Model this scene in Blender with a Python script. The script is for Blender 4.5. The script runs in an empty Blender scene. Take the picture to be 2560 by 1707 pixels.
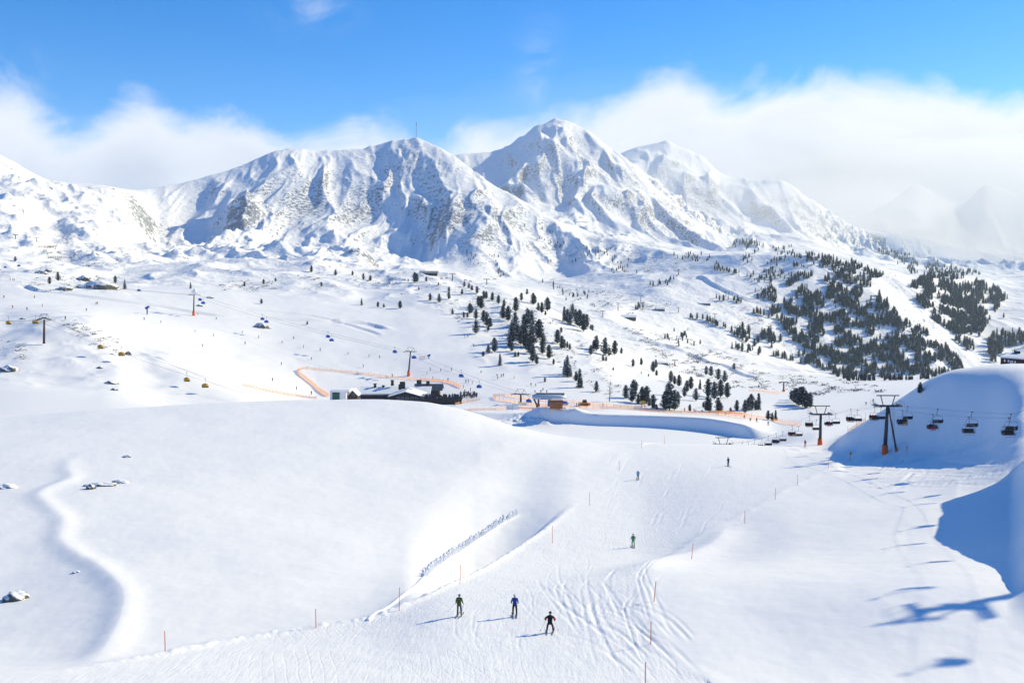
import bpy, bmesh, math, random
import numpy as np
from mathutils import Vector, Matrix

# ------------------------------------------------------------------ basics
sc = bpy.context.scene
COL = sc.collection
R = math.radians
W0, H0 = 2560.0, 1707.0
LENS = 35.0
F = W0 * LENS / 36.0
CX, CY = W0 / 2, H0 / 2
YH = 700.0                                   # picture row of the true horizon
TH = math.atan((CY - YH) / F)                # camera looks this far down
ST, CT = math.sin(TH), math.cos(TH)
SUN_AZ, SUN_EL = R(26.0), R(28.0)            # azimuth from +X towards +Y
SUN = np.array([math.cos(SUN_EL) * math.cos(SUN_AZ), math.cos(SUN_EL) * math.sin(SUN_AZ), math.sin(SUN_EL)])


def ray(x, y):
    """direction through a picture point, scaled so that its Y is 1"""
    yy = (CY - y) * ST + F * CT
    return (x - CX) / yy, ((CY - y) * CT - F * ST) / yy


# ------------------------------------------------------------------ noise
def _hash(ix, iy, seed):
    h = (ix * 374761393 + iy * 668265263 + seed * 982451653) & 0xffffffff
    h = ((h ^ (h >> 13)) * 1274126177) & 0xffffffff
    h = (h ^ (h >> 16)) & 0xffffffff
    return h


def perlin(x, y, seed=0):
    xi = np.floor(x).astype(np.int64); yi = np.floor(y).astype(np.int64)
    xf = x - xi; yf = y - yi
    u = xf * xf * xf * (xf * (xf * 6 - 15) + 10); v = yf * yf * yf * (yf * (yf * 6 - 15) + 10)

    def g(ix, iy, dx, dy):
        a = _hash(ix, iy, seed).astype(np.float64) * (2 * math.pi / 4294967296.0)
        return np.cos(a) * dx + np.sin(a) * dy
    n00 = g(xi, yi, xf, yf); n10 = g(xi + 1, yi, xf - 1, yf)
    n01 = g(xi, yi + 1, xf, yf - 1); n11 = g(xi + 1, yi + 1, xf - 1, yf - 1)
    a = n00 + u * (n10 - n00); b = n01 + u * (n11 - n01)
    return (a + v * (b - a)) * 1.5


def fbm(x, y, octv=4, seed=0, gain=0.5, lac=2.03):
    s = 0; a = 1; t = 0
    for i in range(octv):
        s = s + a * perlin(x, y, seed + i * 17); t += a
        x = x * lac + 13.7; y = y * lac - 7.3; a *= gain
    return s / t


def ridged(x, y, octv=5, seed=0, gain=0.55, lac=2.07):
    s = 0; a = 1; t = 0; w = 1
    for i in range(octv):
        n = 1 - np.abs(perlin(x, y, seed + i * 31)) * 1.6
        n = np.clip(n, 0, 1) ** 2 * w
        s = s + a * n; t += a; w = np.clip(n * 1.6, 0, 1)
        x = x * lac + 5.1; y = y * lac + 9.2; a *= gain
    return s / t


def sstep(a, b, x):
    t = np.clip((x - a) / (b - a), 0, 1)
    return t * t * (3 - 2 * t)


# ------------------------------------------------------------------ terrain: ridge and valley lines (picture x, picture y, metres)
C = []                      # (sharp, [(x, y, d) ...])
def curve(pts, sharp=False): C.append((sharp, pts))

curve([(-900, 1707 + 0, 62), (0, 1707, 62), (2560, 1707, 62), (3400, 1707, 62)])
curve([(-900, 1545, 88), (0, 1545, 87), (600, 1542, 86), (900, 1540, 84), (1150, 1539, 80), (2200, 1530, 81), (2560, 1530, 82), (3400, 1530, 82)])
curve([(-900, 1360, 121), (0, 1360, 120), (600, 1367, 121), (1000, 1367, 126), (1200, 1368, 128), (1350, 1367, 130), (1580, 1367, 131),
       (1800, 1366, 125), (2000, 1360, 122), (2300, 1350, 125), (2560, 1350, 128), (3400, 1350, 128)])
curve([(-900, 1200, 160), (0, 1200, 161), (600, 1200, 167), (1000, 1200, 175), (1200, 1200, 178), (1350, 1200, 180), (1580, 1198, 185), (1821, 1198, 178),
       (2000, 1200, 172), (2300, 1190, 165), (2560, 1180, 152), (3400, 1150, 135)])
curve([(-900, 1120, 192), (0, 1100, 196), (500, 1075, 210), (1000, 1072, 222), (1200, 1095, 216), (1300, 1112, 210), (1430, 1128, 208),
       (1600, 1145, 207), (1800, 1150, 205), (1950, 1150, 207), (2080, 1138, 210), (2200, 1139, 200), (2350, 1130, 190), (2450, 1103, 181),
       (2560, 1062, 169), (2680, 1060, 167), (2800, 1090, 163), (3400, 1130, 150)])
curve([(-900, 1090, 212), (0, 1048, 224), (250, 1030, 234), (500, 1012, 248), (750, 1003, 258), (950, 1000, 262), (1050, 1008, 259),
       (1150, 1028, 253), (1300, 1072, 243), (1430, 1097, 235), (1600, 1116, 225), (1800, 1120, 225), (1950, 1122, 230), (2050, 1126, 234),
       (2085, 1122, 228), (2130, 1090, 225), (2200, 1044, 220), (2280, 985, 215), (2330, 950, 212), (2400, 926, 208), (2560, 918, 200), (2680, 960, 188), (2800, 1040, 182), (3400, 1100, 170)])
curve([(-900, 1070, 270), (0, 1046, 272), (250, 1040, 280), (500, 1045, 290), (1000, 1060, 300), (1200, 1072, 300), (1300, 1088, 298), (1430, 1102, 298),
       (1600, 1110, 295), (1800, 1112, 293), (1900, 1114, 291), (2000, 1098, 285), (2050, 1092, 280), (2200, 1066, 310), (2330, 1050, 320), (2560, 955, 320), (3400, 930, 330)])
curve([(-900, 990, 330), (0, 960, 326), (250, 962, 335), (430, 1002, 335), (600, 1020, 335), (1000, 1042, 370), (1200, 1045, 352), (1300, 1062, 345), (1400, 1062, 341), (1600, 1067, 338),
       (1750, 1078, 332), (1850, 1094, 322), (1910, 1098, 316), (2000, 1075, 325), (2200, 1060, 350), (2560, 950, 355), (3400, 930, 360)], True)
curve([(-900, 980, 338), (0, 950, 335), (250, 950, 345), (430, 990, 343), (600, 1010, 343), (1000, 1032, 380), (1200, 1031, 358), (1300, 1032, 352), (1400, 1032, 343), (1600, 1038, 340),
       (1750, 1044, 334), (1850, 1059, 324), (1920, 1080, 322), (2000, 1068, 340), (2200, 1052, 362), (2560, 948, 365), (3400, 930, 370)], True)
curve([(-900, 880, 385), (0, 868, 385), (110, 862, 385), (250, 872, 385), (350, 893, 390), (430, 912, 384), (600, 972, 374), (800, 992, 440), (1000, 1003, 430), (1150, 1005, 422), (1300, 1012, 405),
       (1380, 1018, 400), (1500, 1018, 400), (1700, 1033, 400), (1850, 1042, 392), (1950, 1048, 400), (2100, 1025, 430), (2300, 992, 460), (2560, 960, 470), (3400, 950, 480)])
curve([(-900, 800, 440), (0, 803, 440), (130, 798, 432), (220, 805, 432), (290, 823, 440), (430, 862, 448), (600, 920, 455), (800, 942, 480), (1000, 945, 490), (1150, 960, 475),
       (1300, 970, 465), (1450, 980, 455), (1600, 990, 455), (1750, 1004, 455), (1900, 1000, 480), (2050, 985, 520), (2300, 962, 560), (2560, 940, 580), (3400, 930, 580)])
curve([(-900, 740, 545), (0, 750, 545), (250, 766, 560), (500, 802, 565), (750, 860, 545), (1000, 880, 540), (1150, 882, 540), (1300, 890, 545),
       (1450, 915, 540), (1600, 948, 535), (1750, 972, 530), (1900, 975, 560), (2050, 970, 600), (2300, 955, 640), (2560, 940, 680), (3400, 930, 680)])
curve([(-900, 705, 600), (0, 715, 600), (250, 730, 615), (500, 745, 640), (750, 770, 650), (1000, 790, 650), (1150, 790, 660), (1250, 790, 670),
       (1350, 803, 665), (1450, 840, 640), (1550, 890, 620), (1650, 936, 600), (1750, 962, 585), (1900, 965, 640), (2050, 955, 700), (2300, 945, 760), (2560, 935, 780), (3400, 930, 780)])
curve([(-900, 690, 700), (0, 692, 700), (250, 702, 750), (500, 695, 800), (750, 688, 850), (1000, 692, 900), (1100, 692, 930), (1200, 702, 900),
       (1250, 714, 860), (1320, 747, 800), (1400, 788, 740), (1480, 832, 690), (1560, 874, 660), (1650, 922, 640), (1750, 955, 640), (1900, 955, 720), (2050, 948, 790), (2300, 942, 850), (2560, 932, 880), (3400, 930, 880)])
curve([(-900, 665, 850), (0, 670, 850), (250, 672, 950), (500, 658, 1050), (700, 655, 1100), (900, 664, 1100), (1060, 688, 1050), (1150, 703, 1020), (1250, 748, 1000), (1350, 800, 950),
       (1450, 850, 900), (1560, 892, 850), (1650, 918, 820), (1800, 928, 850), (2000, 937, 900), (2300, 940, 950), (2560, 930, 1000), (3400, 920, 1000)])
curve([(-900, 640, 1000), (0, 648, 1000), (250, 655, 1150), (360, 672, 1180), (480, 672, 1190), (600, 662, 1250), (800, 660, 1300), (1000, 690, 1250), (1100, 712, 1230), (1250, 722, 1200),
       (1350, 737, 1200), (1450, 762, 1150), (1560, 792, 1130), (1700, 832, 1110), (1850, 872, 1130), (2000, 912, 1180), (2150, 945, 1190), (2300, 960, 1220),
       (2450, 930, 1310), (2560, 900, 1400), (3400, 880, 1400)])
curve([(-900, 540, 1200), (0, 555, 1200), (150, 590, 1230), (240, 580, 1300), (320, 600, 1380), (430, 640, 1420), (600, 610, 1500), (800, 622, 1500), (950, 645, 1450), (1100, 682, 1400), (1200, 702, 1380),
       (1300, 712, 1400), (1400, 700, 1480), (1560, 705, 1400), (1700, 742, 1270), (1850, 782, 1250), (2000, 822, 1265), (2150, 862, 1275), (2300, 882, 1310),
       (2450, 860, 1430), (2560, 830, 1520), (3400, 800, 1600)])
curve([(-900, 400, 1450), (0, 470, 1500), (150, 482, 1600), (300, 490, 1650), (400, 590, 1700), (520, 595, 1720), (600, 575, 1720), (800, 595, 1700), (950, 622, 1700), (1060, 648, 1640), (1150, 650, 1560), (1200, 625, 1600),
       (1300, 650, 1620), (1400, 645, 1700), (1560, 655, 1600), (1700, 690, 1390), (1850, 710, 1345), (2000, 730, 1350), (2150, 752, 1370), (2300, 762, 1430),
       (2450, 755, 1750), (2560, 740, 1900), (3400, 720, 2000)])
curve([(-900, 200, 1700), (-300, 290, 1700), (-100, 348, 1700), (0, 385, 1750), (60, 417, 1780), (130, 450, 1800), (250, 462, 1850), (330, 474, 1880), (430, 462, 1950),
       (520, 440, 2000), (600, 415, 2050), (650, 395, 2080), (700, 374, 2100), (740, 372, 2120), (800, 378, 2150), (900, 371, 2180), (960, 357, 2200),
       (1040, 345, 2200), (1100, 370, 2150), (1150, 402, 2100), (1200, 440, 2050), (1290, 492, 1980), (1350, 530, 1930), (1450, 575, 1950),
       (1560, 600, 1850), (1700, 632, 1560), (1850, 640, 1450), (2000, 642, 1440), (2150, 660, 1480), (2300, 690, 1600), (2560, 700, 2300), (3400, 690, 2500)], True)
curve([(-900, 520, 2700), (1040, 520, 2700), (1100, 480, 2550), (1200, 500, 2450), (1290, 530, 2400), (1350, 548, 2350), (1450, 565, 2400), (1560, 585, 2450),
       (1700, 612, 2500), (1850, 625, 2600), (2000, 630, 2700), (2300, 672, 3200), (2560, 682, 3400), (3400, 670, 3400)])
curve([(-900, 560, 3300), (900, 560, 3200), (1000, 470, 3100), (1100, 400, 3000), (1150, 383, 3050), (1250, 373, 3100), (1300, 342, 3150), (1340, 312, 3180), (1390, 297, 3200),
       (1430, 306, 3200), (1480, 336, 3150), (1530, 372, 3100), (1560, 395, 3050), (1600, 432, 3000), (1660, 490, 2950), (1720, 540, 2900),
       (1800, 580, 2900), (1900, 605, 3000), (2000, 605, 3200), (2150, 640, 3600), (2300, 660, 4000), (2560, 670, 4300), (3400, 660, 4300)], True)
curve([(-900, 580, 3900), (1400, 560, 3900), (1560, 450, 3700), (1660, 520, 3600), (1800, 585, 3500), (1900, 595, 3600), (2000, 588, 3800), (2150, 630, 4300), (2560, 660, 5000), (3400, 650, 5000)])
curve([(-900, 580, 4500), (1300, 560, 4500), (1450, 430, 4500), (1560, 378, 4500), (1620, 357, 4500), (1665, 350, 4500), (1700, 362, 4480), (1760, 396, 4450), (1800, 430, 4400),
       (1850, 446, 4350), (1950, 452, 4300), (2000, 480, 4300), (2050, 515, 4300), (2120, 556, 4400), (2200, 578, 4600), (2300, 598, 4900), (2560, 640, 5600), (3400, 640, 5600)], True)
curve([(-900, 640, 5500), (1900, 600, 5300), (2000, 565, 5300), (2120, 600, 5400), (2560, 642, 6300), (3400, 630, 6300)])
curve([(-900, 660, 7500), (1850, 640, 7500), (2050, 565, 7500), (2150, 540, 7500), (2230, 500, 7500), (2290, 462, 7500), (2350, 490, 7500), (2400, 510, 7500),
       (2470, 458, 7500), (2560, 485, 7500), (2960, 440, 7500), (3400, 470, 7500)], True)
curve([(-900, 690, 9500), (3400, 690, 9500)])


def pchip(xs, ys, q):
    xs = np.asarray(xs, float); ys = np.asarray(ys, float)
    h = np.diff(xs); dl = np.diff(ys) / h
    d = np.zeros_like(ys)
    w1 = 2 * h[1:] + h[:-1]; w2 = h[1:] + 2 * h[:-1]
    same = dl[:-1] * dl[1:] > 0
    with np.errstate(divide='ignore', invalid='ignore'):
        d[1:-1] = np.where(same, (w1 + w2) / (w1 / dl[:-1] + w2 / dl[1:]), 0)
    d[0] = dl[0]; d[-1] = dl[-1]
    q = np.clip(q, xs[0], xs[-1])
    k = np.clip(np.searchsorted(xs, q) - 1, 0, len(h) - 1)
    t = (q - xs[k]) / h[k]
    return ((1 + 2 * t) * (1 - t) ** 2 * ys[k] + t * (1 - t) ** 2 * h[k] * d[k] + t * t * (3 - 2 * t) * ys[k + 1] + t * t * (t - 1) * h[k] * d[k + 1])


UL, UR = -0.545, 0.545
ucol = np.concatenate([np.linspace(-0.95, UL, 60, endpoint=False), np.linspace(UL, UR, 1100), np.linspace(UR, 1.1, 90)[1:]])
# rows: dense where the picture shows much
def rows():
    segs = [(24, 60, 24), (60, 260, 300), (260, 314, 50), (314, 350, 70), (350, 700, 170), (700, 1350, 200), (1350, 2250, 210), (2250, 3300, 110), (3300, 4600, 70), (4600, 7600, 60), (7600, 9500, 8)]
    out = []
    for a, b, n in segs:
        out.append(np.exp(np.linspace(math.log(a), math.log(b), n, endpoint=False)))
    return np.concatenate(out + [np.array([9500.0])])
yrow = rows()
NU, NY = len(ucol), len(yrow)
N = len(C) + 1
Yn = np.zeros((N, NU)); Zn = np.zeros((N, NU)); sharp = np.zeros(N, bool)
Yn[0] = 24; Zn[0] = -21.5
for i, (sh, pts) in enumerate(C):
    us = []; vs = []; ds = []
    for x, y, d in pts:
        u, v = ray(x, y); us.append(u); vs.append(v * d); ds.append(d)
    Yn[i + 1] = pchip(us, ds, ucol); Zn[i + 1] = pchip(us, vs, ucol); sharp[i + 1] = sh
for i in range(1, N):
    Yn[i] = np.maximum(Yn[i], Yn[i - 1] * 1.004 + 0.5)
h = np.diff(Yn, axis=0); dl = np.diff(Zn, axis=0) / h
dL = np.zeros((N, NU)); dR = np.zeros((N, NU))
w1 = 2 * h[1:] + h[:-1]; w2 = h[1:] + 2 * h[:-1]
with np.errstate(divide='ignore', invalid='ignore'):
    m = np.where(dl[:-1] * dl[1:] > 0, (w1 + w2) / (w1 / dl[:-1] + w2 / dl[1:]), 0)
dL[1:-1] = m; dR[1:-1] = m
dR[0] = dl[0]; dL[-1] = dl[-1]
for i in range(1, N - 1):
    if sharp[i]:
        dL[i] = dl[i - 1] * 0.9; dR[i] = dl[i] * 0.9
Zg = np.zeros((NY, NU))
KK = np.zeros((NY, NU))           # running node index: which stretch of the profile a vertex lies in
Yg = np.repeat(yrow[:, None], NU, 1)
for k in range(N - 1):
    msk = (Yg >= Yn[k][None]) & (Yg <= Yn[k + 1][None]) if k < N - 2 else (Yg >= Yn[k][None])
    t = np.clip((Yg - Yn[k]) / h[k], 0, 1)
    z = (1 + 2 * t) * (1 - t) ** 2 * Zn[k] + t * (1 - t) ** 2 * h[k] * dR[k] + t * t * (3 - 2 * t) * Zn[k + 1] + t * t * (t - 1) * h[k] * dL[k + 1]
    Zg = np.where(msk, z, Zg); KK = np.where(msk, k + t, KK)
# soften the fan-shaped interpolation a little along each row
for _ in range(3):
    Zs = Zg.copy(); Zs[:, 1:-1] = 0.25 * Zg[:, :-2] + 0.5 * Zg[:, 1:-1] + 0.25 * Zg[:, 2:]
    Zg = Zs
Xg = ucol[None, :] * Yg
PXg = Xg / Yg * (F * CT) + CX       # approximate picture x of each vertex


# ------------------------------------------------------------------ looking things up on the terrain
def hgt(X, Y):
    u = X / Y
    j = int(np.clip(np.searchsorted(ucol, u) - 1, 0, NU - 2)); i = int(np.clip(np.searchsorted(yrow, Y) - 1, 0, NY - 2))
    a = (u - ucol[j]) / (ucol[j + 1] - ucol[j]); b = (Y - yrow[i]) / (yrow[i + 1] - yrow[i])
    return float((Zg[i, j] * (1 - a) + Zg[i, j + 1] * a) * (1 - b) + (Zg[i + 1, j] * (1 - a) + Zg[i + 1, j + 1] * a) * b)


def hit(x, y, dmin=40.0):
    """first ground point seen through a picture point, beyond dmin"""
    u, v = ray(x, y)
    j = int(np.clip(np.searchsorted(ucol, u) - 1, 0, NU - 2)); a = (u - ucol[j]) / (ucol[j + 1] - ucol[j])
    prof = Zg[:, j] * (1 - a) + Zg[:, j + 1] * a - v * yrow
    i0 = int(np.searchsorted(yrow, dmin))
    ok = np.nonzero(prof[i0:] >= 0)[0]
    if len(ok) == 0:
        i = i0 + int(np.argmax(prof[i0:] / yrow[i0:])); Y = yrow[i]
    else:
        i = i0 + ok[0]
        if i == i0: Y = yrow[i]
        else:
            p0, p1 = prof[i - 1], prof[i]; Y = yrow[i - 1] + (yrow[i] - yrow[i - 1]) * (-p0 / (p1 - p0))
    X = u * Y
    return Vector((X, Y, hgt(X, Y)))


def at(x, y, Y):
    u, v = ray(x, y)
    return Vector((u * Y, Y, v * Y))


def polydist(P, X, Y):
    """distance to a polyline, signed positive to its left, and the running share along it"""
    best = np.full(X.shape, 1e9); sg = np.zeros(X.shape); al = np.zeros(X.shape)
    seg = [math.hypot(P[i + 1][0] - P[i][0], P[i + 1][1] - P[i][1]) for i in range(len(P) - 1)]
    tot = sum(seg); run = 0
    for i in range(len(P) - 1):
        ax, ay = P[i]; bx, by = P[i + 1]; dx, dy = bx - ax, by - ay; L2 = dx * dx + dy * dy
        t = np.clip(((X - ax) * dx + (Y - ay) * dy) / L2, 0, 1)
        d = np.hypot(X - ax - t * dx, Y - ay - t * dy)
        s = np.sign(dx * (Y - ay) - dy * (X - ax))
        c = d < best
        best = np.where(c, d, best); sg = np.where(c, s, sg); al = np.where(c, (run + t * seg[i]) / tot, al); run += seg[i]
    return best * sg, al


def smooth_line(px, n=6):
    """picture polyline -> world XY polyline, rounded"""
    pts = [hit(x, y) for x, y in px]
    xs = [p.x for p in pts]; ys = [p.y for p in pts]
    t = np.arange(len(pts)); q = np.linspace(0, len(pts) - 1, (len(pts) - 1) * n + 1)
    return list(zip(pchip(t, xs, q), pchip(t, ys, q)))


#@@DETAIL
# ------------------------------------------------------------------ near-ground features
NR = int(np.searchsorted(yrow, 262))
Xn_, Yn_ = Xg[:NR], Yg[:NR]
EDGE_L = smooth_line([(-60, 1704), (200, 1672), (430, 1632), (600, 1600), (780, 1572), (920, 1550), (1060, 1497), (1150, 1452), (1260, 1393), (1370, 1320), (1440, 1265), (1480, 1222), (1520, 1180), (1560, 1140), (1590, 1122)])
EDGE_R = smooth_line([(1760, 1704), (1680, 1650), (1622, 1600), (1595, 1540), (1605, 1480), (1640, 1425), (1700, 1375), (1770, 1325), (1860, 1280), (1960, 1222), (2060, 1172), (2110, 1150)])
dl_, al_ = polydist(EDGE_L, Xn_, Yn_)        # positive = left of the piste (the dome side)
dr_, ar_ = polydist(EDGE_R, Xn_, Yn_)        # positive = left of the right edge (the piste side)
dz = np.zeros_like(Xn_)
nz = fbm(Xn_ / 5.0, Yn_ / 5.0, 3, 5)
# raised rim of pushed snow along both edges
dz += 0.30 * np.exp(-((dl_ - 0.5) / 0.8) ** 2) * (0.6 + 0.9 * np.abs(fbm(Xn_ / 1.5, Yn_ / 1.5, 2, 8))) * sstep(0, .1, al_) * (1 - sstep(.45, .7, al_))
dz += 0.10 * np.exp(-((dr_ + 0.6) / 0.9) ** 2) * (0.6 + nz)
# hollow left of the piste edge
mk = sstep(1000, 1190, PXg[:NR]) * (1 - sstep(1230, 1440, PXg[:NR]))
dz -= 2.0 * mk * sstep(0, 1.8, dl_) * (1 - sstep(3.5, 26.0, dl_))
mk2 = 1 - sstep(900, 1150, PXg[:NR])
dz -= 0.3 * mk2 * sstep(0.3, 4, dl_) * (1 - sstep(8, 22, dl_))
# the S-shaped drift at the lower left: ground falls away on its left
SDR = smooth_line([(215, 1668), (270, 1600), (305, 1540), (308, 1480), (260, 1425), (190, 1380), (150, 1345), (158, 1300), (120, 1265), (100, 1235), (130, 1215), (175, 1195), (176, 1150), (240, 1120)])
ds_, as_ = polydist(SDR, Xn_, Yn_)
lefts = ds_ > 0
mk = sstep(0.0, 0.08, as_) * (1 - sstep(0.80, 1.0, as_))
amp = 1.4 * (1 - sstep(0.30, 0.55, as_)) + 0.4 * sstep(0.30, 0.55, as_)
dz -= np.where(lefts, amp * mk * (1 - np.exp(-(np.abs(ds_) / 7.0) ** 1.2)) * (1 - sstep(16, 34, ds_)), 0)
dz += 0.28 * mk * np.exp(-(ds_ / 1.6) ** 2)
# second low drift
# mound between the piste and the lift, with a soft crease
P0 = hit(1745, 1330); P1 = hit(1640, 1440)
LIP = smooth_line([(1560, 1475), (1660, 1420), (1740, 1392), (1800, 1350), (1815, 1300)])
dk_, ak_ = polydist(LIP, Xn_, Yn_)
dz += 0.8 * np.exp(-(np.abs(dk_) / 3.2) ** 1.5) * sstep(0, .3, ak_) * (1 - sstep(.7, 1, ak_))
Pm = hit(1760, 1480)
dz += 1.5 * np.exp(-(((Xn_ - Pm.x) / 13) ** 2 + ((Yn_ - Pm.y) / 20) ** 2))
# ground on the right rises to the right, then a bank outside the picture throws its shade into the hollow
uu = Xn_ / Yn_
dz += 2.6 * sstep(0.20, 0.50, uu) * sstep(60, 80, Yn_) * (1 - sstep(120, 160, Yn_))
bk = sstep(0.505, 0.565, uu + 0.004 * fbm(Xn_ / 9, Yn_ / 9, 3, 71)) * sstep(69, 82, Yn_) * (1 - sstep(151, 157, Yn_))
bz = -21.1 + 1.8 * sstep(84, 125, Yn_) + 0.03 * (Yn_ - 88) + 0.6 * fbm(Xn_ / 16, Yn_ / 16, 3, 72)
dz = np.where(bk > 0, dz * (1 - bk) + np.maximum(bz - Zg[:NR], 0) * bk, dz)
# ski tracks: shallow grooves cut by edges
trk = random.Random(5)
def groove(pts, depth, wd):
    L_ = [hit(x, y) for x, y in pts]; t_ = np.arange(len(L_)); q_ = np.linspace(0, len(L_) - 1, (len(L_) - 1) * 5 + 1)
    xs, ys = pchip(t_, [p.x for p in L_], q_), pchip(t_, [p.y for p in L_], q_)
    i0, i1 = np.searchsorted(yrow, [min(ys) - 1.5, max(ys) + 1.5]); i1 = min(i1, NR)
    us = xs / ys; j0, j1 = np.searchsorted(ucol, [us.min() - .02, us.max() + .02])
    if i1 - i0 < 2 or j1 - j0 < 2: return
    d_, a_ = polydist(list(zip(xs, ys)), Xg[i0:i1, j0:j1], Yg[i0:i1, j0:j1])
    dz[i0:i1, j0:j1] += (-depth * np.exp(-(d_ / wd) ** 2) + .3 * depth * np.exp(-((np.abs(d_) - 1.7 * wd) / wd) ** 2)) * sstep(0, .12, a_) * (1 - sstep(.85, 1, a_))


for _ in range(34):          # churned edge at the bend
    x, y = trk.uniform(1440, 1720), trk.uniform(1560, 1706); dx = trk.uniform(-1, 1) * 40
    groove([(x, y), (x - 45 + dx * .8, y - 45), (x - 90 + dx * 1.5, y - 85 - trk.uniform(0, 40)), (x - 90 + dx * 3, y - 120 - trk.uniform(0, 60))], trk.uniform(.008, .032), trk.uniform(.10, .20))
for _ in range(26):
    x, y = trk.uniform(1560, 1760), trk.uniform(1600, 1700); groove([(x, y), (x - 50, y - 45), (x - 110, y - 75), (x - 190, y - 85 - trk.uniform(0, 20))], trk.uniform(.012, .04), trk.uniform(.10, .18))
for _ in range(60):          # carved turns on the piste
    x, y = trk.uniform(950, 1560), trk.uniform(1330, 1690); r_ = trk.uniform(18, 60); s_ = trk.choice((-1, 1))
    if x - r_ < np.interp(y - 2.5 * r_, [1222, 1320, 1393, 1452, 1497, 1550, 1600, 1632], [1480, 1370, 1260, 1150, 1060, 920, 600, 430]) + 25: continue
    groove([(x, y), (x + s_ * r_ * .7, y - r_ * .8), (x + s_ * r_ * .6, y - r_ * 1.7), (x - s_ * r_ * .2, y - r_ * 2.5)], trk.uniform(.006, .020), trk.uniform(.09, .13))
for _ in range(70):          # traverse tracks at the foot of the hill
    x, y = trk.uniform(2080, 2450), trk.uniform(1145, 1222); l_ = trk.uniform(90, 300)
    groove([(x, y), (x + l_ * .33, y + trk.uniform(-3, 6)), (x + l_ * .66, y + trk.uniform(-8, 5)), (x + l_, y - trk.uniform(0, 26))], trk.uniform(.05, .12), trk.uniform(.3, .45))
for _ in range(26):
    x, y = trk.uniform(1480, 1900), trk.uniform(1130, 1300); l_ = trk.uniform(30, 90)
    groove([(x, y), (x - l_ * .4, y + l_ * .3), (x - l_ * .6, y + l_ * .7), (x - l_ * 1.2, y + l_)], trk.uniform(.012, .03), trk.uniform(.15, .25))
# soft swells everywhere near
dz += 0.55 * fbm(Xn_ / 38, Yn_ / 38, 3, 41) * sstep(0, 6, np.where(dl_ > 0, dl_, np.where(dr_ < 0, -dr_, 0)))
dz += 0.05 * fbm(Xn_ / 3.0, Yn_ / 3.0, 3, 43)
fade = sstep(24, 50, Yn_)
Zg[:NR] += dz * fade
PISTE = np.zeros((NY, NU), bool)
PISTE[:NR] = (dl_ < 0) & (dr_ > 0)
PISTE[:NR] |= (KK[:NR] > 3.9) & (KK[:NR] < 5.3) & (uu > 0.335)
PISTE |= (KK > 10.35) & (KK < 13.5) & (PXg > 340 + 60 * np.sin(Yg / 40)) & (PXg < 1120 + 40 * np.sin(Yg / 23))

# ------------------------------------------------------------------ middle distance and mountains
def part_of(y0, y1, x0=-1e9, x1=1e9):
    """row and column slices of the grid, so that noise is only worked out where it is used"""
    i0, i1 = np.searchsorted(yrow, [y0, y1])
    pc = ucol * F * CT + CX
    j0, j1 = np.searchsorted(pc, [x0, x1])
    return slice(int(i0), int(i1)), slice(int(j0), int(j1))


def add(y0, y1, x0, x1, fn):
    s = part_of(y0, y1, x0, x1)
    X, Y, P = Xg[s], Yg[s], PXg[s]
    Zg[s] += fn(X, Y, P, KK[s])


def win(v, a, b, c, d):
    return sstep(a, b, v) * (1 - sstep(c, d, v))


add(285, 1200, -9e9, 1500, lambda X, Y, P, K: win(Y, 290, 360, 900, 1200) * (1 - sstep(1350, 1500, P)) * 0.9 * fbm(X / 45, Y / 45, 4, 101))
add(300, 530, -9e9, 500, lambda X, Y, P, K: win(Y, 300, 370, 440, 520) * (1 - sstep(380, 480, P)) * (2.4 * fbm(X / 34, Y / 34, 3, 111) + 0.7 * ridged(X / 24, Y / 24, 4, 112)))
add(640, 1500, -9e9, 1260, lambda X, Y, P, K: win(Y, 640, 780, 1250, 1450) * (1 - sstep(1080, 1250, P)) * (8.0 * fbm(X / 85, Y / 110, 3, 121) + 6 * ridged(X / 90, Y / 100, 4, 122) + 0.6 * fbm(X / 16, Y / 16, 3, 123)))
add(1000, 1900, -9e9, 1150, lambda X, Y, P, K: win(Y, 1000, 1150, 1600, 1850) * (1 - sstep(900, 1150, P)) * (24 * (ridged(X / 230, Y / 280, 3, 131) - 0.35) + 9 * fbm(X / 80, Y / 100, 5, 132) + 12 * (ridged(X / 75, Y / 90, 3, 133) - 0.4)))
add(470, 1000, 1120, 1650, lambda X, Y, P, K: win(Y, 470, 540, 820, 1000) * win(P, 1120, 1220, 1500, 1650) * (2.0 * ridged(X / 50, Y / 70, 3, 141) + 1.2 * fbm(X / 30, Y / 30, 3, 142)))
add(760, 2800, 1240, 9e9, lambda X, Y, P, K: win(Y, 760, 1000, 2300, 2800) * sstep(1250, 1400, P) * (8 * fbm(X / 150, Y / 190, 4, 151) + 5 * (ridged(X / 130, Y / 170, 4, 152) - 0.4) + 0.5 * fbm(X / 18, Y / 22, 3, 153)))


def warp(X, Y): return fbm(X / 160, Y / 300, 3, 160) * 50


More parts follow.
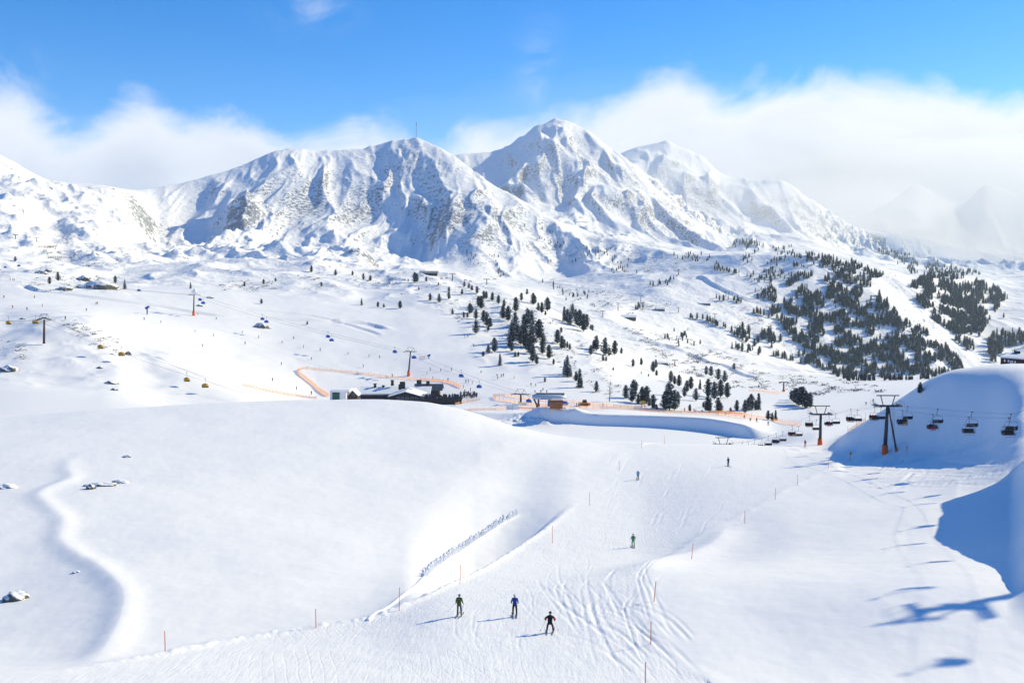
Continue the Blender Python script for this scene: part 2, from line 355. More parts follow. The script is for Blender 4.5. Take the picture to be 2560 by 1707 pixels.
add(1450, 2700, 380, 1700, lambda X, Y, P, K: win(Y, 1450, 1700, 2300, 2700) * win(P, 330, 520, 1480, 1700) * (1 - 0.8 * np.exp(-((K - 19.0) / 0.2) ** 2)) * (7 * (ridged((X + .6 * warp(X, Y)) / 52, Y / 360, 4, 165, 0.55) - 0.3) + 20 * (ridged((X + warp(X, Y)) / 110, Y / 300, 4, 161, 0.5) - 0.35)))
add(2300, 3900, 800, 9e9, lambda X, Y, P, K: win(Y, 2350, 2700, 3600, 3900) * (1 - 0.75 * np.exp(-((K - 21.0) / 0.2) ** 2)) * (1 - 0.8 * sstep(1820, 2020, P)) * (14 * (ridged((X + .8 * warp(X, Y)) / 85, Y / 520, 4, 175, 0.55) - 0.3) + 55 * (ridged((X + 2 * warp(X, Y)) / 200, Y / 520, 4, 171, 0.5) - 0.35)))
add(3600, 9600, -9e9, 9e9, lambda X, Y, P, K: sstep(3600, 4000, Y) * (1 - 0.75 * np.exp(-((K - 23.0) / 0.22) ** 2)) * (1 - 0.75 * np.exp(-((K - 25.0) / 0.22) ** 2)) * (1 - 0.7 * sstep(4500, 5000, Y)) * (16 * (ridged((X + warp(X, Y)) / 110, Y / 620, 4, 185, 0.55) - 0.3) + 70 * (ridged((X + 2 * warp(X, Y)) / 300, Y / 700, 4, 181, 0.5) - 0.35)))


# spurs: sharp ribs running down from the ridges towards the viewer
def spur(pts, kl, kr, r, rough=0.0, seed=0):
    P3 = [at(x, y, d) for x, y, d in pts]
    t = np.arange(len(P3)); q = np.linspace(0, len(P3) - 1, (len(P3) - 1) * 6 + 1)
    xs = pchip(t, [p.x for p in P3], q); ys = pchip(t, [p.y for p in P3], q); zs = pchip(t, [p.z for p in P3], q)
    L = np.concatenate([[0], np.cumsum(np.hypot(np.diff(xs), np.diff(ys)))]); L /= L[-1]
    px = [p[0] for p in pts]
    s = part_of(min(ys) - 150, max(ys) + 60, min(px) - 330, max(px) + 330)
    X, Y = Xg[s], Yg[s]
    wob = 14 * fbm(X / 60, Y / 60, 3, seed + 300)
    d, al = polydist(list(zip(xs, ys)), X + wob, Y)
    top = np.interp(al, L, zs)
    # heading down-slope the viewer's left is on the right hand of the line
    k = np.where(d > 0, kr, kl)
    z = top - k * np.abs(d) * (1 + 0.35 * fbm(X / 45, Y / 45, 3, seed + 310)) + rough * fbm(X / 28, Y / 28, 4, seed + 320)
    z -= 60 * sstep(0.9, 1.0, al) * (al >= 0.999)
    b_ = Zg[s]; h_ = np.clip(0.5 + 0.5 * (z - b_) / r, 0, 1)
    Zg[s] = b_ + (z - b_) * h_ + r * 0.5 * h_ * (1 - h_)


spur([(720, 374, 2115), (700, 410, 2050), (665, 450, 1960), (630, 490, 1890), (605, 530, 1830), (590, 565, 1770)], 0.80, 0.62, 22, 7, 1)
spur([(820, 379, 2155), (830, 425, 2075), (812, 470, 2000), (785, 510, 1930), (765, 550, 1860)], 0.75, 0.75, 20, 8, 2)
spur([(930, 367, 2190), (935, 415, 2100), (930, 465, 2010), (905, 510, 1940), (880, 550, 1860)], 0.75, 0.75, 20, 8, 3)
spur([(1040, 346, 2200), (1068, 395, 2100), (1105, 450, 1980), (1130, 500, 1890), (1128, 545, 1800), (1165, 600, 1690), (1225, 655, 1570), (1270, 700, 1470)], 0.95, 0.62, 25, 8, 4)
spur([(1190, 432, 2060), (1230, 490, 1960), (1275, 550, 1860), (1325, 605, 1770), (1375, 650, 1680)], 0.85, 0.6, 20, 8, 5)
spur([(620, 478, 1830), (612, 520, 1770), (606, 560, 1720)], .85, .8, 14, 12, 6)
spur([(1390, 298, 3200), (1425, 345, 3090), (1470, 400, 2960), (1520, 455, 2830), (1580, 520, 2680)], 0.95, 0.6, 30, 10, 7)
spur([(1345, 312, 3180), (1365, 350, 3100), (1410, 405, 2980), (1440, 460, 2860)], 0.9, 0.6, 30, 8, 8)
spur([(1300, 343, 3150), (1290, 390, 3050), (1310, 430, 2950), (1400, 470, 2780)], 0.8, 0.6, 30, 8, 9)
spur([(1530, 373, 3100), (1590, 440, 2950), (1650, 510, 2800), (1720, 570, 2650), (1800, 615, 2500)], 0.85, 0.6, 30, 9, 10)
spur([(1665, 352, 4500), (1720, 420, 4300), (1790, 480, 4100), (1860, 540, 3900)], 0.85, 0.65, 40, 10, 11)
spur([(1950, 453, 4300), (1970, 510, 4100), (1995, 560, 3900), (2040, 600, 3700)], 0.85, 0.65, 40, 10, 12)
# cat tracks cut across the left slopes
def bench(px, amp, wd, dmin):
    L_ = [hit(x, y, dmin) for x, y in px]; t_ = np.arange(len(L_)); q_ = np.linspace(0, len(L_) - 1, (len(L_) - 1) * 5 + 1)
    xs, ys = pchip(t_, [p.x for p in L_], q_), pchip(t_, [p.y for p in L_], q_)
    s_ = part_of(min(ys) - 12, max(ys) + 12, min(p[0] for p in px) - 40, max(p[0] for p in px) + 40)
    d_, a_ = polydist(list(zip(xs, ys)), Xg[s_], Yg[s_])
    Zg[s_] += amp * (np.exp(-((d_ - wd * .5) / wd) ** 2) - 1.1 * np.exp(-((d_ + wd * .8) / wd) ** 2)) * sstep(0, .06, a_) * (1 - sstep(.94, 1, a_))


bench([(55, 712), (110, 728), (180, 736), (300, 752), (420, 768), (540, 788), (640, 792), (760, 800), (900, 806), (985, 826)], 1.1, 2.2, 420)
bench([(590, 768), (680, 778), (760, 786), (840, 800), (960, 838)], .7, 1.6, 420)
bench([(330, 868), (420, 905), (520, 950), (600, 985)], .22, 1.2, 300)
bench([(1740, 690), (1800, 720), (1860, 745), (1930, 770)], 2.0, 4.0, 1000)
bench([(1480, 830), (1600, 850), (1760, 900), (1900, 945)], 1.4, 3.5, 760)
add(150, 240, 2060, 2900, lambda X, Y, P, K: win(K, 4.55, 4.8, 5.2, 5.6) * win(P, 2080, 2150, 2700, 2900) * (0.7 * fbm(X / 8, Y / 8, 4, 195) + 0.5 * (ridged(X / 14, Y / 9, 3, 196) - .4)))
# heap of rough pushed snow beside the reservoir
ph = hit(1345, 1055, 300)
add(315, 400, 1150, 1560, lambda X, Y, P, K: (np.exp(-(((X - ph.x) / 7) ** 2 + ((Y - ph.y) / 6) ** 2)) + 0.75 * np.exp(-(((X - ph.x - 12) / 5) ** 2 + ((Y - ph.y - 2) / 6) ** 2)) + 0.5 * np.exp(-(((X - ph.x + 9) / 5) ** 2 + ((Y - ph.y - 1) / 5) ** 2))) * (2.6 + 1.6 * fbm(X / 3.2, Y / 4.0, 4, 191)))
# where bare rock shows through: clusters of cliffs (picture place, radii in metres, strength)
ROCK = np.zeros_like(Zg)
for x, y, dm, rx, ry, k in [(765, 520, 1300, 75, 130, .30), (890, 530, 1300, 60, 120, .24), (830, 470, 1500, 100, 110, .10), (615, 520, 1300, 35, 90, .26), (1140, 530, 1300, 60, 130, .28), (1170, 600, 1250, 70, 130, .16), (1010, 400, 1500, 110, 160, .10),
                            (1280, 540, 1500, 90, 150, .18), (1330, 600, 1400, 90, 140, .14), (1470, 400, 2300, 150, 250, .08), (1600, 520, 2300, 120, 200, .16), (2010, 540, 3500, 160, 260, .2), (1700, 430, 3700, 200, 300, .12),
                            (1100, 470, 1300, 60, 120, .22), (1190, 520, 1300, 70, 120, .2), (700, 470, 1300, 60, 110, .16), (960, 450, 1400, 70, 120, .16), (1250, 620, 1300, 60, 110, .2), (1390, 470, 2300, 120, 200, .14), (1550, 450, 2300, 120, 200, .14), (1680, 560, 2300, 130, 220, .18), (1780, 520, 3300, 160, 220, .2), (1900, 500, 3400, 160, 220, .2), (540, 470, 1400, 50, 90, .1), (220, 705, 640, 18, 22, .42), (190, 640, 900, 50, 60, .10), (400, 590, 1100, 60, 70, .12), (900, 640, 1100, 50, 70, .16), (450, 600, 1100, 60, 60, .12), (1230, 430, 2300, 140, 200, .10), (30, 880, 300, 6, 8, .35), (15, 925, 290, 5, 6, .5)]:
    p_ = hit(x, y, dm)
    s = part_of(p_.y - 3 * ry, p_.y + 3 * ry)
    ROCK[s] = np.maximum(ROCK[s], (k + .07) * np.exp(-(((Xg[s] - p_.x) / rx) ** 2 + ((Yg[s] - p_.y) / ry) ** 2)))
#@@END_DETAIL

# ------------------------------------------------------------------ materials
def mat(name):
    m = bpy.data.materials.new(name); m.use_nodes = True
    nt = m.node_tree; nt.nodes.clear()
    out = nt.nodes.new('ShaderNodeOutputMaterial'); b = nt.nodes.new('ShaderNodeBsdfPrincipled')
    nt.links.new(b.outputs[0], out.inputs[0])
    return m, nt, b


def nd(nt, typ, **kw):
    n = nt.nodes.new(typ)
    for k, v in kw.items():
        if k in ('operation', 'blend_type', 'data_type', 'wave_type', 'bands_direction', 'interpolation_type', 'noise_dimensions', 'wave_profile', 'feature', 'use_clamp', 'clamp', 'noise_type', 'normalize', 'distance'):
            setattr(n, k, v)
        else:
            n.inputs[k].default_value = v
    return n


def math_(nt, op, a, b=None, c=None, clamp=False):
    n = nt.nodes.new('ShaderNodeMath'); n.operation = op; n.use_clamp = clamp
    for i, v in enumerate((a, b, c)):
        if v is None: continue
        if isinstance(v, (int, float)): n.inputs[i].default_value = v
        else: nt.links.new(v, n.inputs[i])
    return n.outputs[0]


def smooth_node(nt, val, a, b):
    n = nt.nodes.new('ShaderNodeMapRange'); n.interpolation_type = 'SMOOTHSTEP'
    nt.links.new(val, n.inputs[0]); n.inputs[1].default_value = a; n.inputs[2].default_value = b
    return n.outputs[0]


def noise_tex(nt, vec, scale, detail=4, rough=0.55, dist=0.0):
    n = nt.nodes.new('ShaderNodeTexNoise'); n.inputs['Scale'].default_value = scale
    n.inputs['Detail'].default_value = detail; n.inputs['Roughness'].default_value = rough; n.inputs['Distortion'].default_value = dist
    nt.links.new(vec, n.inputs['Vector'])
    return n.outputs[0]


def mapping(nt, vec, scale=(1, 1, 1), rot=(0, 0, 0)):
    n = nt.nodes.new('ShaderNodeMapping'); n.inputs['Scale'].default_value = scale; n.inputs['Rotation'].default_value = rot
    nt.links.new(vec, n.inputs['Vector'])
    return n.outputs[0]


SNOW = (0.88, 0.88, 0.88, 1)


def mixc(nt, fac, a, b):
    n = nt.nodes.new('ShaderNodeMix'); n.data_type = 'RGBA'
    if isinstance(fac, (int, float)): n.inputs[0].default_value = fac
    else: nt.links.new(fac, n.inputs[0])
    for i, v in ((6, a), (7, b)):
        if isinstance(v, tuple): n.inputs[i].default_value = v
        else: nt.links.new(v, n.inputs[i])
    return n.outputs[2]


def snow_material(name, piste=False):
    m, nt, b = mat(name)
    tc = nt.nodes.new('ShaderNodeTexCoord').outputs['Object']
    n1 = noise_tex(nt, tc, 0.9, 4); n2 = noise_tex(nt, tc, 6.0, 3)
    hgt_ = math_(nt, 'ADD', math_(nt, 'MULTIPLY', n1, 0.25), math_(nt, 'ADD', math_(nt, 'MULTIPLY', n2, 0.06), math_(nt, 'MULTIPLY', noise_tex(nt, mapping(nt, tc, (.5, 1.6, 1), (0, 0, R(25))), 0.45, 6, 0.6), 0.35)))
    b.inputs['Base Color'].default_value = SNOW
    b.inputs['Roughness'].default_value = 0.6
    b.inputs['Specular IOR Level'].default_value = 0.15
    if piste:
        h = None
        for k, (rot, sc_, dist, amp) in enumerate(((R(-24), 0.42, 6.0, 0.30), (R(10), 0.30, 7.0, 0.28), (R(-50), 0.50, 6.0, 0.25), (R(-36), 0.38, 5.0, 0.32), (R(-12), 0.45, 8.0, 0.28))):
            v = mapping(nt, tc, (1, 0.55, 1), (0, 0, rot))
            w = nt.nodes.new('ShaderNodeTexWave'); w.inputs['Scale'].default_value = sc_; w.inputs['Distortion'].default_value = dist
            w.inputs['Detail'].default_value = 2.0; w.inputs['Detail Scale'].default_value = 0.35; nt.links.new(v, w.inputs['Vector'])
            line = smooth_node(nt, w.outputs['Fac'], 0.10, 0.0)
            msk = smooth_node(nt, noise_tex(nt, mapping(nt, tc, (1, 1, 1), (0, 0, k * 1.0)), 0.09, 3), 0.50, 0.66)
            t = math_(nt, 'MULTIPLY', math_(nt, 'MULTIPLY', line, msk), amp)
            h = t if h is None else math_(nt, 'MAXIMUM', h, t)
        # groomed grain running down the piste
        g = noise_tex(nt, mapping(nt, tc, (2.4, 0.35, 1), (0, 0, R(-22))), 1.6, 4, 0.6)
        hgt_ = math_(nt, 'ADD', hgt_, math_(nt, 'MULTIPLY', g, 0.30))
        hgt_ = math_(nt, 'SUBTRACT', hgt_, math_(nt, 'MULTIPLY', h, 0.2))
    bp = nt.nodes.new('ShaderNodeBump'); bp.inputs['Strength'].default_value = 0.40 if piste else 0.26; bp.inputs['Distance'].default_value = 0.35
    nt.links.new(hgt_, bp.inputs['Height']); nt.links.new(bp.outputs[0], b.inputs['Normal'])
    return m


def mountain_material(name):
    m, nt, b = mat(name)
    tc = nt.nodes.new('ShaderNodeTexCoord').outputs['Object']
    geo = nt.nodes.new('ShaderNodeNewGeometry')
    sep = nt.nodes.new('ShaderNodeSeparateXYZ'); nt.links.new(geo.outputs['Normal'], sep.inputs[0])
    nzv = sep.outputs['Z']
    big = noise_tex(nt, tc, 0.012, 5, 0.6); fine = noise_tex(nt, tc, 0.17, 8, 0.72)
    pos = nt.nodes.new('ShaderNodeSeparateXYZ'); nt.links.new(tc, pos.inputs[0])
    # steepness with noise -> rock
    s = math_(nt, 'SUBTRACT', 1.0, nzv)
    s = math_(nt, 'ADD', s, math_(nt, 'MULTIPLY', math_(nt, 'SUBTRACT', big, 0.5), 0.55))
    s = math_(nt, 'ADD', s, math_(nt, 'MULTIPLY', math_(nt, 'SUBTRACT', fine, 0.5), 2.4))
    at_ = nt.nodes.new('ShaderNodeAttribute'); at_.attribute_name = 'bare_rock'
    s = math_(nt, 'ADD', s, at_.outputs['Fac'])
    rock = smooth_node(nt, s, 0.50, 0.58)
    rc = mixc(nt, noise_tex(nt, tc, 0.3, 4), (0.045, 0.056, 0.085, 1), (0.15, 0.172, 0.225, 1))
    rock = math_(nt, 'MULTIPLY', rock, 0.8)
    nt.links.new(mixc(nt, rock, SNOW, rc), b.inputs['Base Color'])
    b.inputs['Roughness'].default_value = 0.75; b.inputs['Specular IOR Level'].default_value = 0.1
    bp = nt.nodes.new('ShaderNodeBump'); bp.inputs['Strength'].default_value = 0.55; bp.inputs['Distance'].default_value = 6.0
    hh = math_(nt, 'ADD', noise_tex(nt, tc, 0.05, 6, 0.6), math_(nt, 'MULTIPLY', rock, math_(nt, 'MULTIPLY', fine, 0.8)))
    nt.links.new(hh, bp.inputs['Height']); nt.links.new(bp.outputs[0], b.inputs['Normal'])
    return m


M_SNOW = snow_material('snow'); M_PISTE = snow_material('groomed_snow', True); M_MOUNT = mountain_material('mountain_snow_and_rock')


def grid_mesh(name, sel, material, rock=False):
    """the quads of the terrain grid picked by sel (NY-1, NU-1) as one mesh"""
    ii, jj = np.nonzero(sel)
    a = ii * NU + jj
    q = np.stack([a, a + 1, a + 1 + NU, a + NU], 1)
    used = np.unique(q); remap = np.full(NY * NU, -1, np.int64); remap[used] = np.arange(len(used))
    co = np.stack([Xg.ravel()[used], Yg.ravel()[used], Zg.ravel()[used]], 1)
    me = bpy.data.meshes.new(name)
    me.vertices.add(len(used)); me.vertices.foreach_set('co', co.astype(np.float32).ravel())
    me.loops.add(q.size); me.loops.foreach_set('vertex_index', remap[q].astype(np.int32).ravel())
    me.polygons.add(len(q)); me.polygons.foreach_set('loop_start', (np.arange(len(q)) * 4).astype(np.int32))
    me.polygons.foreach_set('use_smooth', np.ones(len(q), bool))
    me.update(calc_edges=True); me.materials.append(material)
    if rock:
        me.attributes.new('bare_rock', 'FLOAT', 'POINT').data.foreach_set('value', ROCK.ravel()[used].astype(np.float32))
    o = bpy.data.objects.new(name, me); COL.objects.link(o); o['kind'] = 'structure'
    return o


qp = PISTE[:-1, :-1] & PISTE[1:, 1:]
kq = KK[:-1, :-1]
qfar = kq >= 12.9
grid_mesh('piste', qp, M_PISTE)
grid_mesh('snow_ground', ~qp & ~qfar, M_SNOW)
grid_mesh('mountains', qfar & ~qp, M_MOUNT, True)


# ================================================================== the things
rnd = random.Random(11)
ORD = ['first', 'second', 'third', 'fourth', 'fifth', 'sixth', 'seventh', 'eighth', 'ninth', 'tenth']
def nth(i): return ORD[i] if i < 10 else '%d%s' % (i + 1, 'st' if (i + 1) % 10 == 1 and i != 10 else 'nd' if (i + 1) % 10 == 2 and i != 11 else 'rd' if (i + 1) % 10 == 3 and i != 12 else 'th')


_mats = {}
def pm(name, col, rough=0.6, var=0.0, metal=0.0, scale=3.0):
    """plain procedural material: colour with a little noise-driven wear"""
    if name in _mats: return _mats[name]
    m, nt, b = mat(name)
    c = (col[0], col[1], col[2], 1)
    if var:
        tc = nt.nodes.new('ShaderNodeTexCoord').outputs['Object']
        n = noise_tex(nt, tc, scale, 4)
        d = tuple(x * (1 - var) for x in col) + (1,); l = tuple(min(1, x * (1 + var)) for x in col) + (1,)
        nt.links.new(mixc(nt, smooth_node(nt, n, 0.3, 0.7), d, l), b.inputs['Base Color'])
    else: b.inputs['Base Color'].default_value = c
    b.inputs['Roughness'].default_value = rough; b.inputs['Metallic'].default_value = metal
    b.inputs['Specular IOR Level'].default_value = 0.3
    _mats[name] = m
    return m


ORANGE = pm('safety_orange', (0.85, 0.13, 0.03), .6, .15); STEEL = pm('dark_steel', (0.055, 0.055, 0.06), .5, .3); GALV = pm('galvanised_steel', (0.30, 0.31, 0.33), .45, .2)
BLACK = pm('black_plastic', (0.018, 0.018, 0.02), .5, .2); NETM = None; NETB = None
WOOD = pm('dark_timber', (0.055, 0.030, 0.022), .8, .35); WOODR = pm('red_brown_timber', (0.07, 0.022, 0.016), .8, .3); WOODO = pm('orange_brown_boards', (0.30, 0.11, 0.04), .8, .25)
WHITE = pm('white_paint', (0.78, 0.78, 0.80), .5, .05); ROOFSNOW = pm('roof_snow', (0.87, 0.88, 0.89), .7); GLASS = pm('window_glass', (0.05, 0.08, 0.10), .15)
BLUEP = pm('blue_bubble_plastic', (0.015, 0.11, 0.55), .3, .1); YELLOWP = pm('yellow_bubble_plastic', (0.50, 0.27, 0.01), .35, .1); YELLOW = pm('yellow_sign_paint', (0.85, 0.50, 0.02), .5)
BARK = pm('bark', (0.045, 0.032, 0.025), .9, .3); NEED = pm('conifer_needles', (0.013, 0.030, 0.036), .8, .45, 0, .6); NEED2 = pm('grey_conifer_needles', (0.022, 0.040, 0.042), .8, .4, 0, .6)
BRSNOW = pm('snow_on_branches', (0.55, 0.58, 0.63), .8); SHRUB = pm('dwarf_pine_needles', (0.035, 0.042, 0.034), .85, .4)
GREEN = pm('green_door_paint', (0.02, 0.10, 0.07), .5); ROOFB = pm('dark_slate_roof', (0.05, 0.07, 0.10), .5, .2); REDP = pm('red_paint', (0.65, 0.03, 0.02), .5); BLUEC = pm('blue_machine_paint', (0.02, 0.09, 0.38), .4, .1)
ROPE = pm('steel_rope', (0.06, 0.06, 0.065), .5)


def net_material(name, col, hole):
    """plastic netting: meshes too fine to model, so part of the surface is holes and the strands let light through"""
    m, nt, b = mat(name); nt.nodes.remove(b)
    out = [n for n in nt.nodes if n.type == 'OUTPUT_MATERIAL'][0]
    d = nt.nodes.new('ShaderNodeBsdfDiffuse'); t = nt.nodes.new('ShaderNodeBsdfTranslucent'); h = nt.nodes.new('ShaderNodeBsdfTransparent')
    d.inputs[0].default_value = col; t.inputs[0].default_value = col
    a = nt.nodes.new('ShaderNodeMixShader'); a.inputs[0].default_value = .5; nt.links.new(d.outputs[0], a.inputs[1]); nt.links.new(t.outputs[0], a.inputs[2])
    c = nt.nodes.new('ShaderNodeMixShader'); c.inputs[0].default_value = hole; nt.links.new(a.outputs[0], c.inputs[1]); nt.links.new(h.outputs[0], c.inputs[2])
    nt.links.new(c.outputs[0], out.inputs[0]); return m
NETM = net_material('faded_orange_net', (0.95, 0.58, 0.36, 1), .68); NETB = net_material('bright_orange_net', (0.95, 0.45, 0.16, 1), .56)


def rock_material():
    m, nt, b = mat('boulder_rock_and_snow')
    tc = nt.nodes.new('ShaderNodeTexCoord').outputs['Object']
    geo = nt.nodes.new('ShaderNodeNewGeometry'); sp_ = nt.nodes.new('ShaderNodeSeparateXYZ'); nt.links.new(geo.outputs['Normal'], sp_.inputs[0])
    f = smooth_node(nt, math_(nt, 'ADD', sp_.outputs['Z'], math_(nt, 'MULTIPLY', math_(nt, 'SUBTRACT', noise_tex(nt, tc, 1.2, 5), 0.5), 1.7)), 0.50, 0.62)
    rc = mixc(nt, noise_tex(nt, tc, 2.2, 5), (0.03, 0.028, 0.022, 1), (0.20, 0.185, 0.14, 1))
    nt.links.new(mixc(nt, f, rc, SNOW), b.inputs['Base Color']); b.inputs['Roughness'].default_value = .8
    return m
ROCKM = rock_material()


class MB:
    """collects shapes into one mesh"""
    def __init__(s): s.v = []; s.f = []; s.m = []
    def add(s, v, f, m=0):
        o = len(s.v); s.v += [tuple(p) for p in v]; s.f += [tuple(i + o for i in q) for q in f]; s.m += [m] * len(f)
    def box(s, c, d, m=0, rz=0.0, taper=1.0):
        v = []
        for z in (-1, 1):
            t = taper if z > 0 else 1.0
            for x, y in ((-1, -1), (1, -1), (1, 1), (-1, 1)):
                px, py = x * d[0] / 2 * t, y * d[1] / 2 * t
                v.append((c[0] + px * math.cos(rz) - py * math.sin(rz), c[1] + px * math.sin(rz) + py * math.cos(rz), c[2] + z * d[2] / 2))
        s.add(v, [(3, 2, 1, 0), (4, 5, 6, 7), (0, 1, 5, 4), (1, 2, 6, 5), (2, 3, 7, 6), (3, 0, 4, 7)], m); return s
    def tube(s, pts, r, n=6, m=0, caps=True):
        pts = [Vector(p) for p in pts]; rs = r if isinstance(r, (list, tuple)) else [r] * len(pts)
        rings = []
        for i, p in enumerate(pts):
            d = (pts[min(i + 1, len(pts) - 1)] - pts[max(i - 1, 0)]).normalized()
            a = d.cross(Vector((0, 0, 1)) if abs(d.z) < .95 else Vector((1, 0, 0))).normalized(); b_ = d.cross(a)
            rings.append([p + (a * math.cos(2 * math.pi * k / n) + b_ * math.sin(2 * math.pi * k / n)) * rs[i] for k in range(n)])
        v = [q for r_ in rings for q in r_]; f = []
        for i in range(len(pts) - 1):
            for k in range(n): f.append((i * n + k, i * n + (k + 1) % n, (i + 1) * n + (k + 1) % n, (i + 1) * n + k))
        if caps: f.append(tuple(range(n))[::-1]); f.append(tuple((len(pts) - 1) * n + k for k in range(n)))
        s.add(v, f, m); return s
    def mesh(s, name, mats, smooth=False):
        me = bpy.data.meshes.new(name); me.from_pydata(s.v, [], s.f)
        for m in (mats if isinstance(mats, (list, tuple)) else [mats]): me.materials.append(m)
        if len(me.materials) > 1: me.polygons.foreach_set('material_index', s.m)
        if smooth: me.polygons.foreach_set('use_smooth', [True] * len(me.polygons))
        me.update(); return me
    def build(s, name, mats, parent=None, smooth=False):
        o = bpy.data.objects.new(name, s.mesh(name, mats, smooth)); COL.objects.link(o)
        if parent: o.parent = parent
        return o


def tag(o, label, cat, group=None, kind=None):
    if label: o['label'] = label
    if cat: o['category'] = cat
    if group: o['group'] = group
    if kind: o['kind'] = kind
    return o


def thing(name, loc, label, cat, group=None, rz=0.0, scale=None):
    o = bpy.data.objects.new(name, None); COL.objects.link(o); o.location = loc; o.rotation_euler = (0, 0, rz); o.empty_display_size = .2
    if scale: o.scale = (scale,) * 3 if isinstance(scale, (int, float)) else scale
    return tag(o, label, cat, group)


def put(name, me, loc, rz=0.0, scale=1.0, parent=None):
    o = bpy.data.objects.new(name, me); COL.objects.link(o); o.location = loc; o.rotation_euler = (0, 0, rz)
    o.scale = (scale,) * 3 if isinstance(scale, (int, float)) else scale
    if parent: o.parent = parent
    return o


def clone(root, loc=None, rz=None, label=None):
    r = root.copy(); COL.objects.link(r)
    if loc is not None: r.location = loc
    if rz is not None: r.rotation_euler = (0, 0, rz)
    if label: r['label'] = label
    for c in root.children:
        c2 = c.copy(); COL.objects.link(c2); c2.parent = r
        for g in c.children:
            g2 = g.copy(); COL.objects.link(g2); g2.parent = c2
    return r


# ------------------------------------------------------------------ people
def jac(n, c): return pm('jacket_' + n, c, .8)
def tro(n, c): return pm('trousers_' + n, c, .8)
SKIN = pm('skin', (0.55, 0.33, 0.24), .6); HELM = {}
BOOT = pm('ski_boots', (0.05, 0.05, 0.055), .5); GLOVE = pm('gloves', (0.02, 0.02, 0.02), .7)
POSES = {
    'stand': dict(pel=(0, 0, .94), spi=(0, .03, 1.16), che=(0, .06, 1.36), nek=(0, .08, 1.49), hd1=(0, .10, 1.57), hd2=(0, .11, 1.66),
                  shL=(-.19, .06, 1.41), elL=(-.27, .02, 1.15), wrL=(-.27, .20, 1.00), haL=(-.26, .27, .97), shR=(.19, .06, 1.41), elR=(.27, .02, 1.15), wrR=(.28, .20, 1.00), haR=(.27, .27, .97),
                  hiL=(-.10, 0, .90), knL=(-.14, .10, .50), anL=(-.15, 0, .12), toL=(-.15, .16, .07), hiR=(.10, 0, .90), knR=(.14, .10, .50), anR=(.15, 0, .12), toR=(.15, .16, .07)),
    'crouch': dict(pel=(0, -.12, .74), spi=(0, .02, .94), che=(0, .16, 1.12), nek=(0, .24, 1.23), hd1=(0, .29, 1.30), hd2=(0, .31, 1.39),
                   shL=(-.20, .15, 1.16), elL=(-.38, .10, .95), wrL=(-.32, .30, .82), haL=(-.30, .37, .80), shR=(.20, .15, 1.16), elR=(.38, .10, .95), wrR=(.32, .30, .82), haR=(.30, .37, .80),
                   hiL=(-.11, -.12, .71), knL=(-.20, .14, .44), anL=(-.23, 0, .12), toL=(-.23, .16, .07), hiR=(.11, -.12, .71), knR=(.20, .14, .44), anR=(.23, 0, .12), toR=(.23, .16, .07)),
    'sit': dict(pel=(0, 0, .10), spi=(0, -.02, .32), che=(0, 0, .52), nek=(0, .02, .65), hd1=(0, .04, .73), hd2=(0, .05, .82),
                shL=(-.18, 0, .57), elL=(-.24, .10, .32), wrL=(-.17, .30, .26), haL=(-.14, .36, .26), shR=(.18, 0, .57), elR=(.24, .10, .32), wrR=(.17, .30, .26), haR=(.14, .36, .26),
                hiL=(-.10, .06, .08), knL=(-.12, .46, .10), anL=(-.12, .50, -.32), toL=(-.12, .64, -.38), hiR=(.10, .06, .08), knR=(.12, .46, .10), anR=(.12, .50, -.32), toR=(.12, .64, -.38)),
}
RAD = dict(pel=.15, spi=.145, che=.165, nek=.065, hd1=.085, hd2=.10, sh=.085, el=.062, wr=.048, ha=.042, hi=.105, kn=.082, an=.072, to=.055)
BONES = [('pel', 'spi', 0), ('spi', 'che', 0), ('che', 'nek', 0), ('nek', 'hd1', 2), ('hd1', 'hd2', 2)]
for sd in 'LR':
    BONES += [('che', 'sh' + sd, 0), ('sh' + sd, 'el' + sd, 0), ('el' + sd, 'wr' + sd, 0), ('wr' + sd, 'ha' + sd, 3), ('pel', 'hi' + sd, 1), ('hi' + sd, 'kn' + sd, 1), ('kn' + sd, 'an' + sd, 1), ('an' + sd, 'to' + sd, 4)]
_bodies = {}


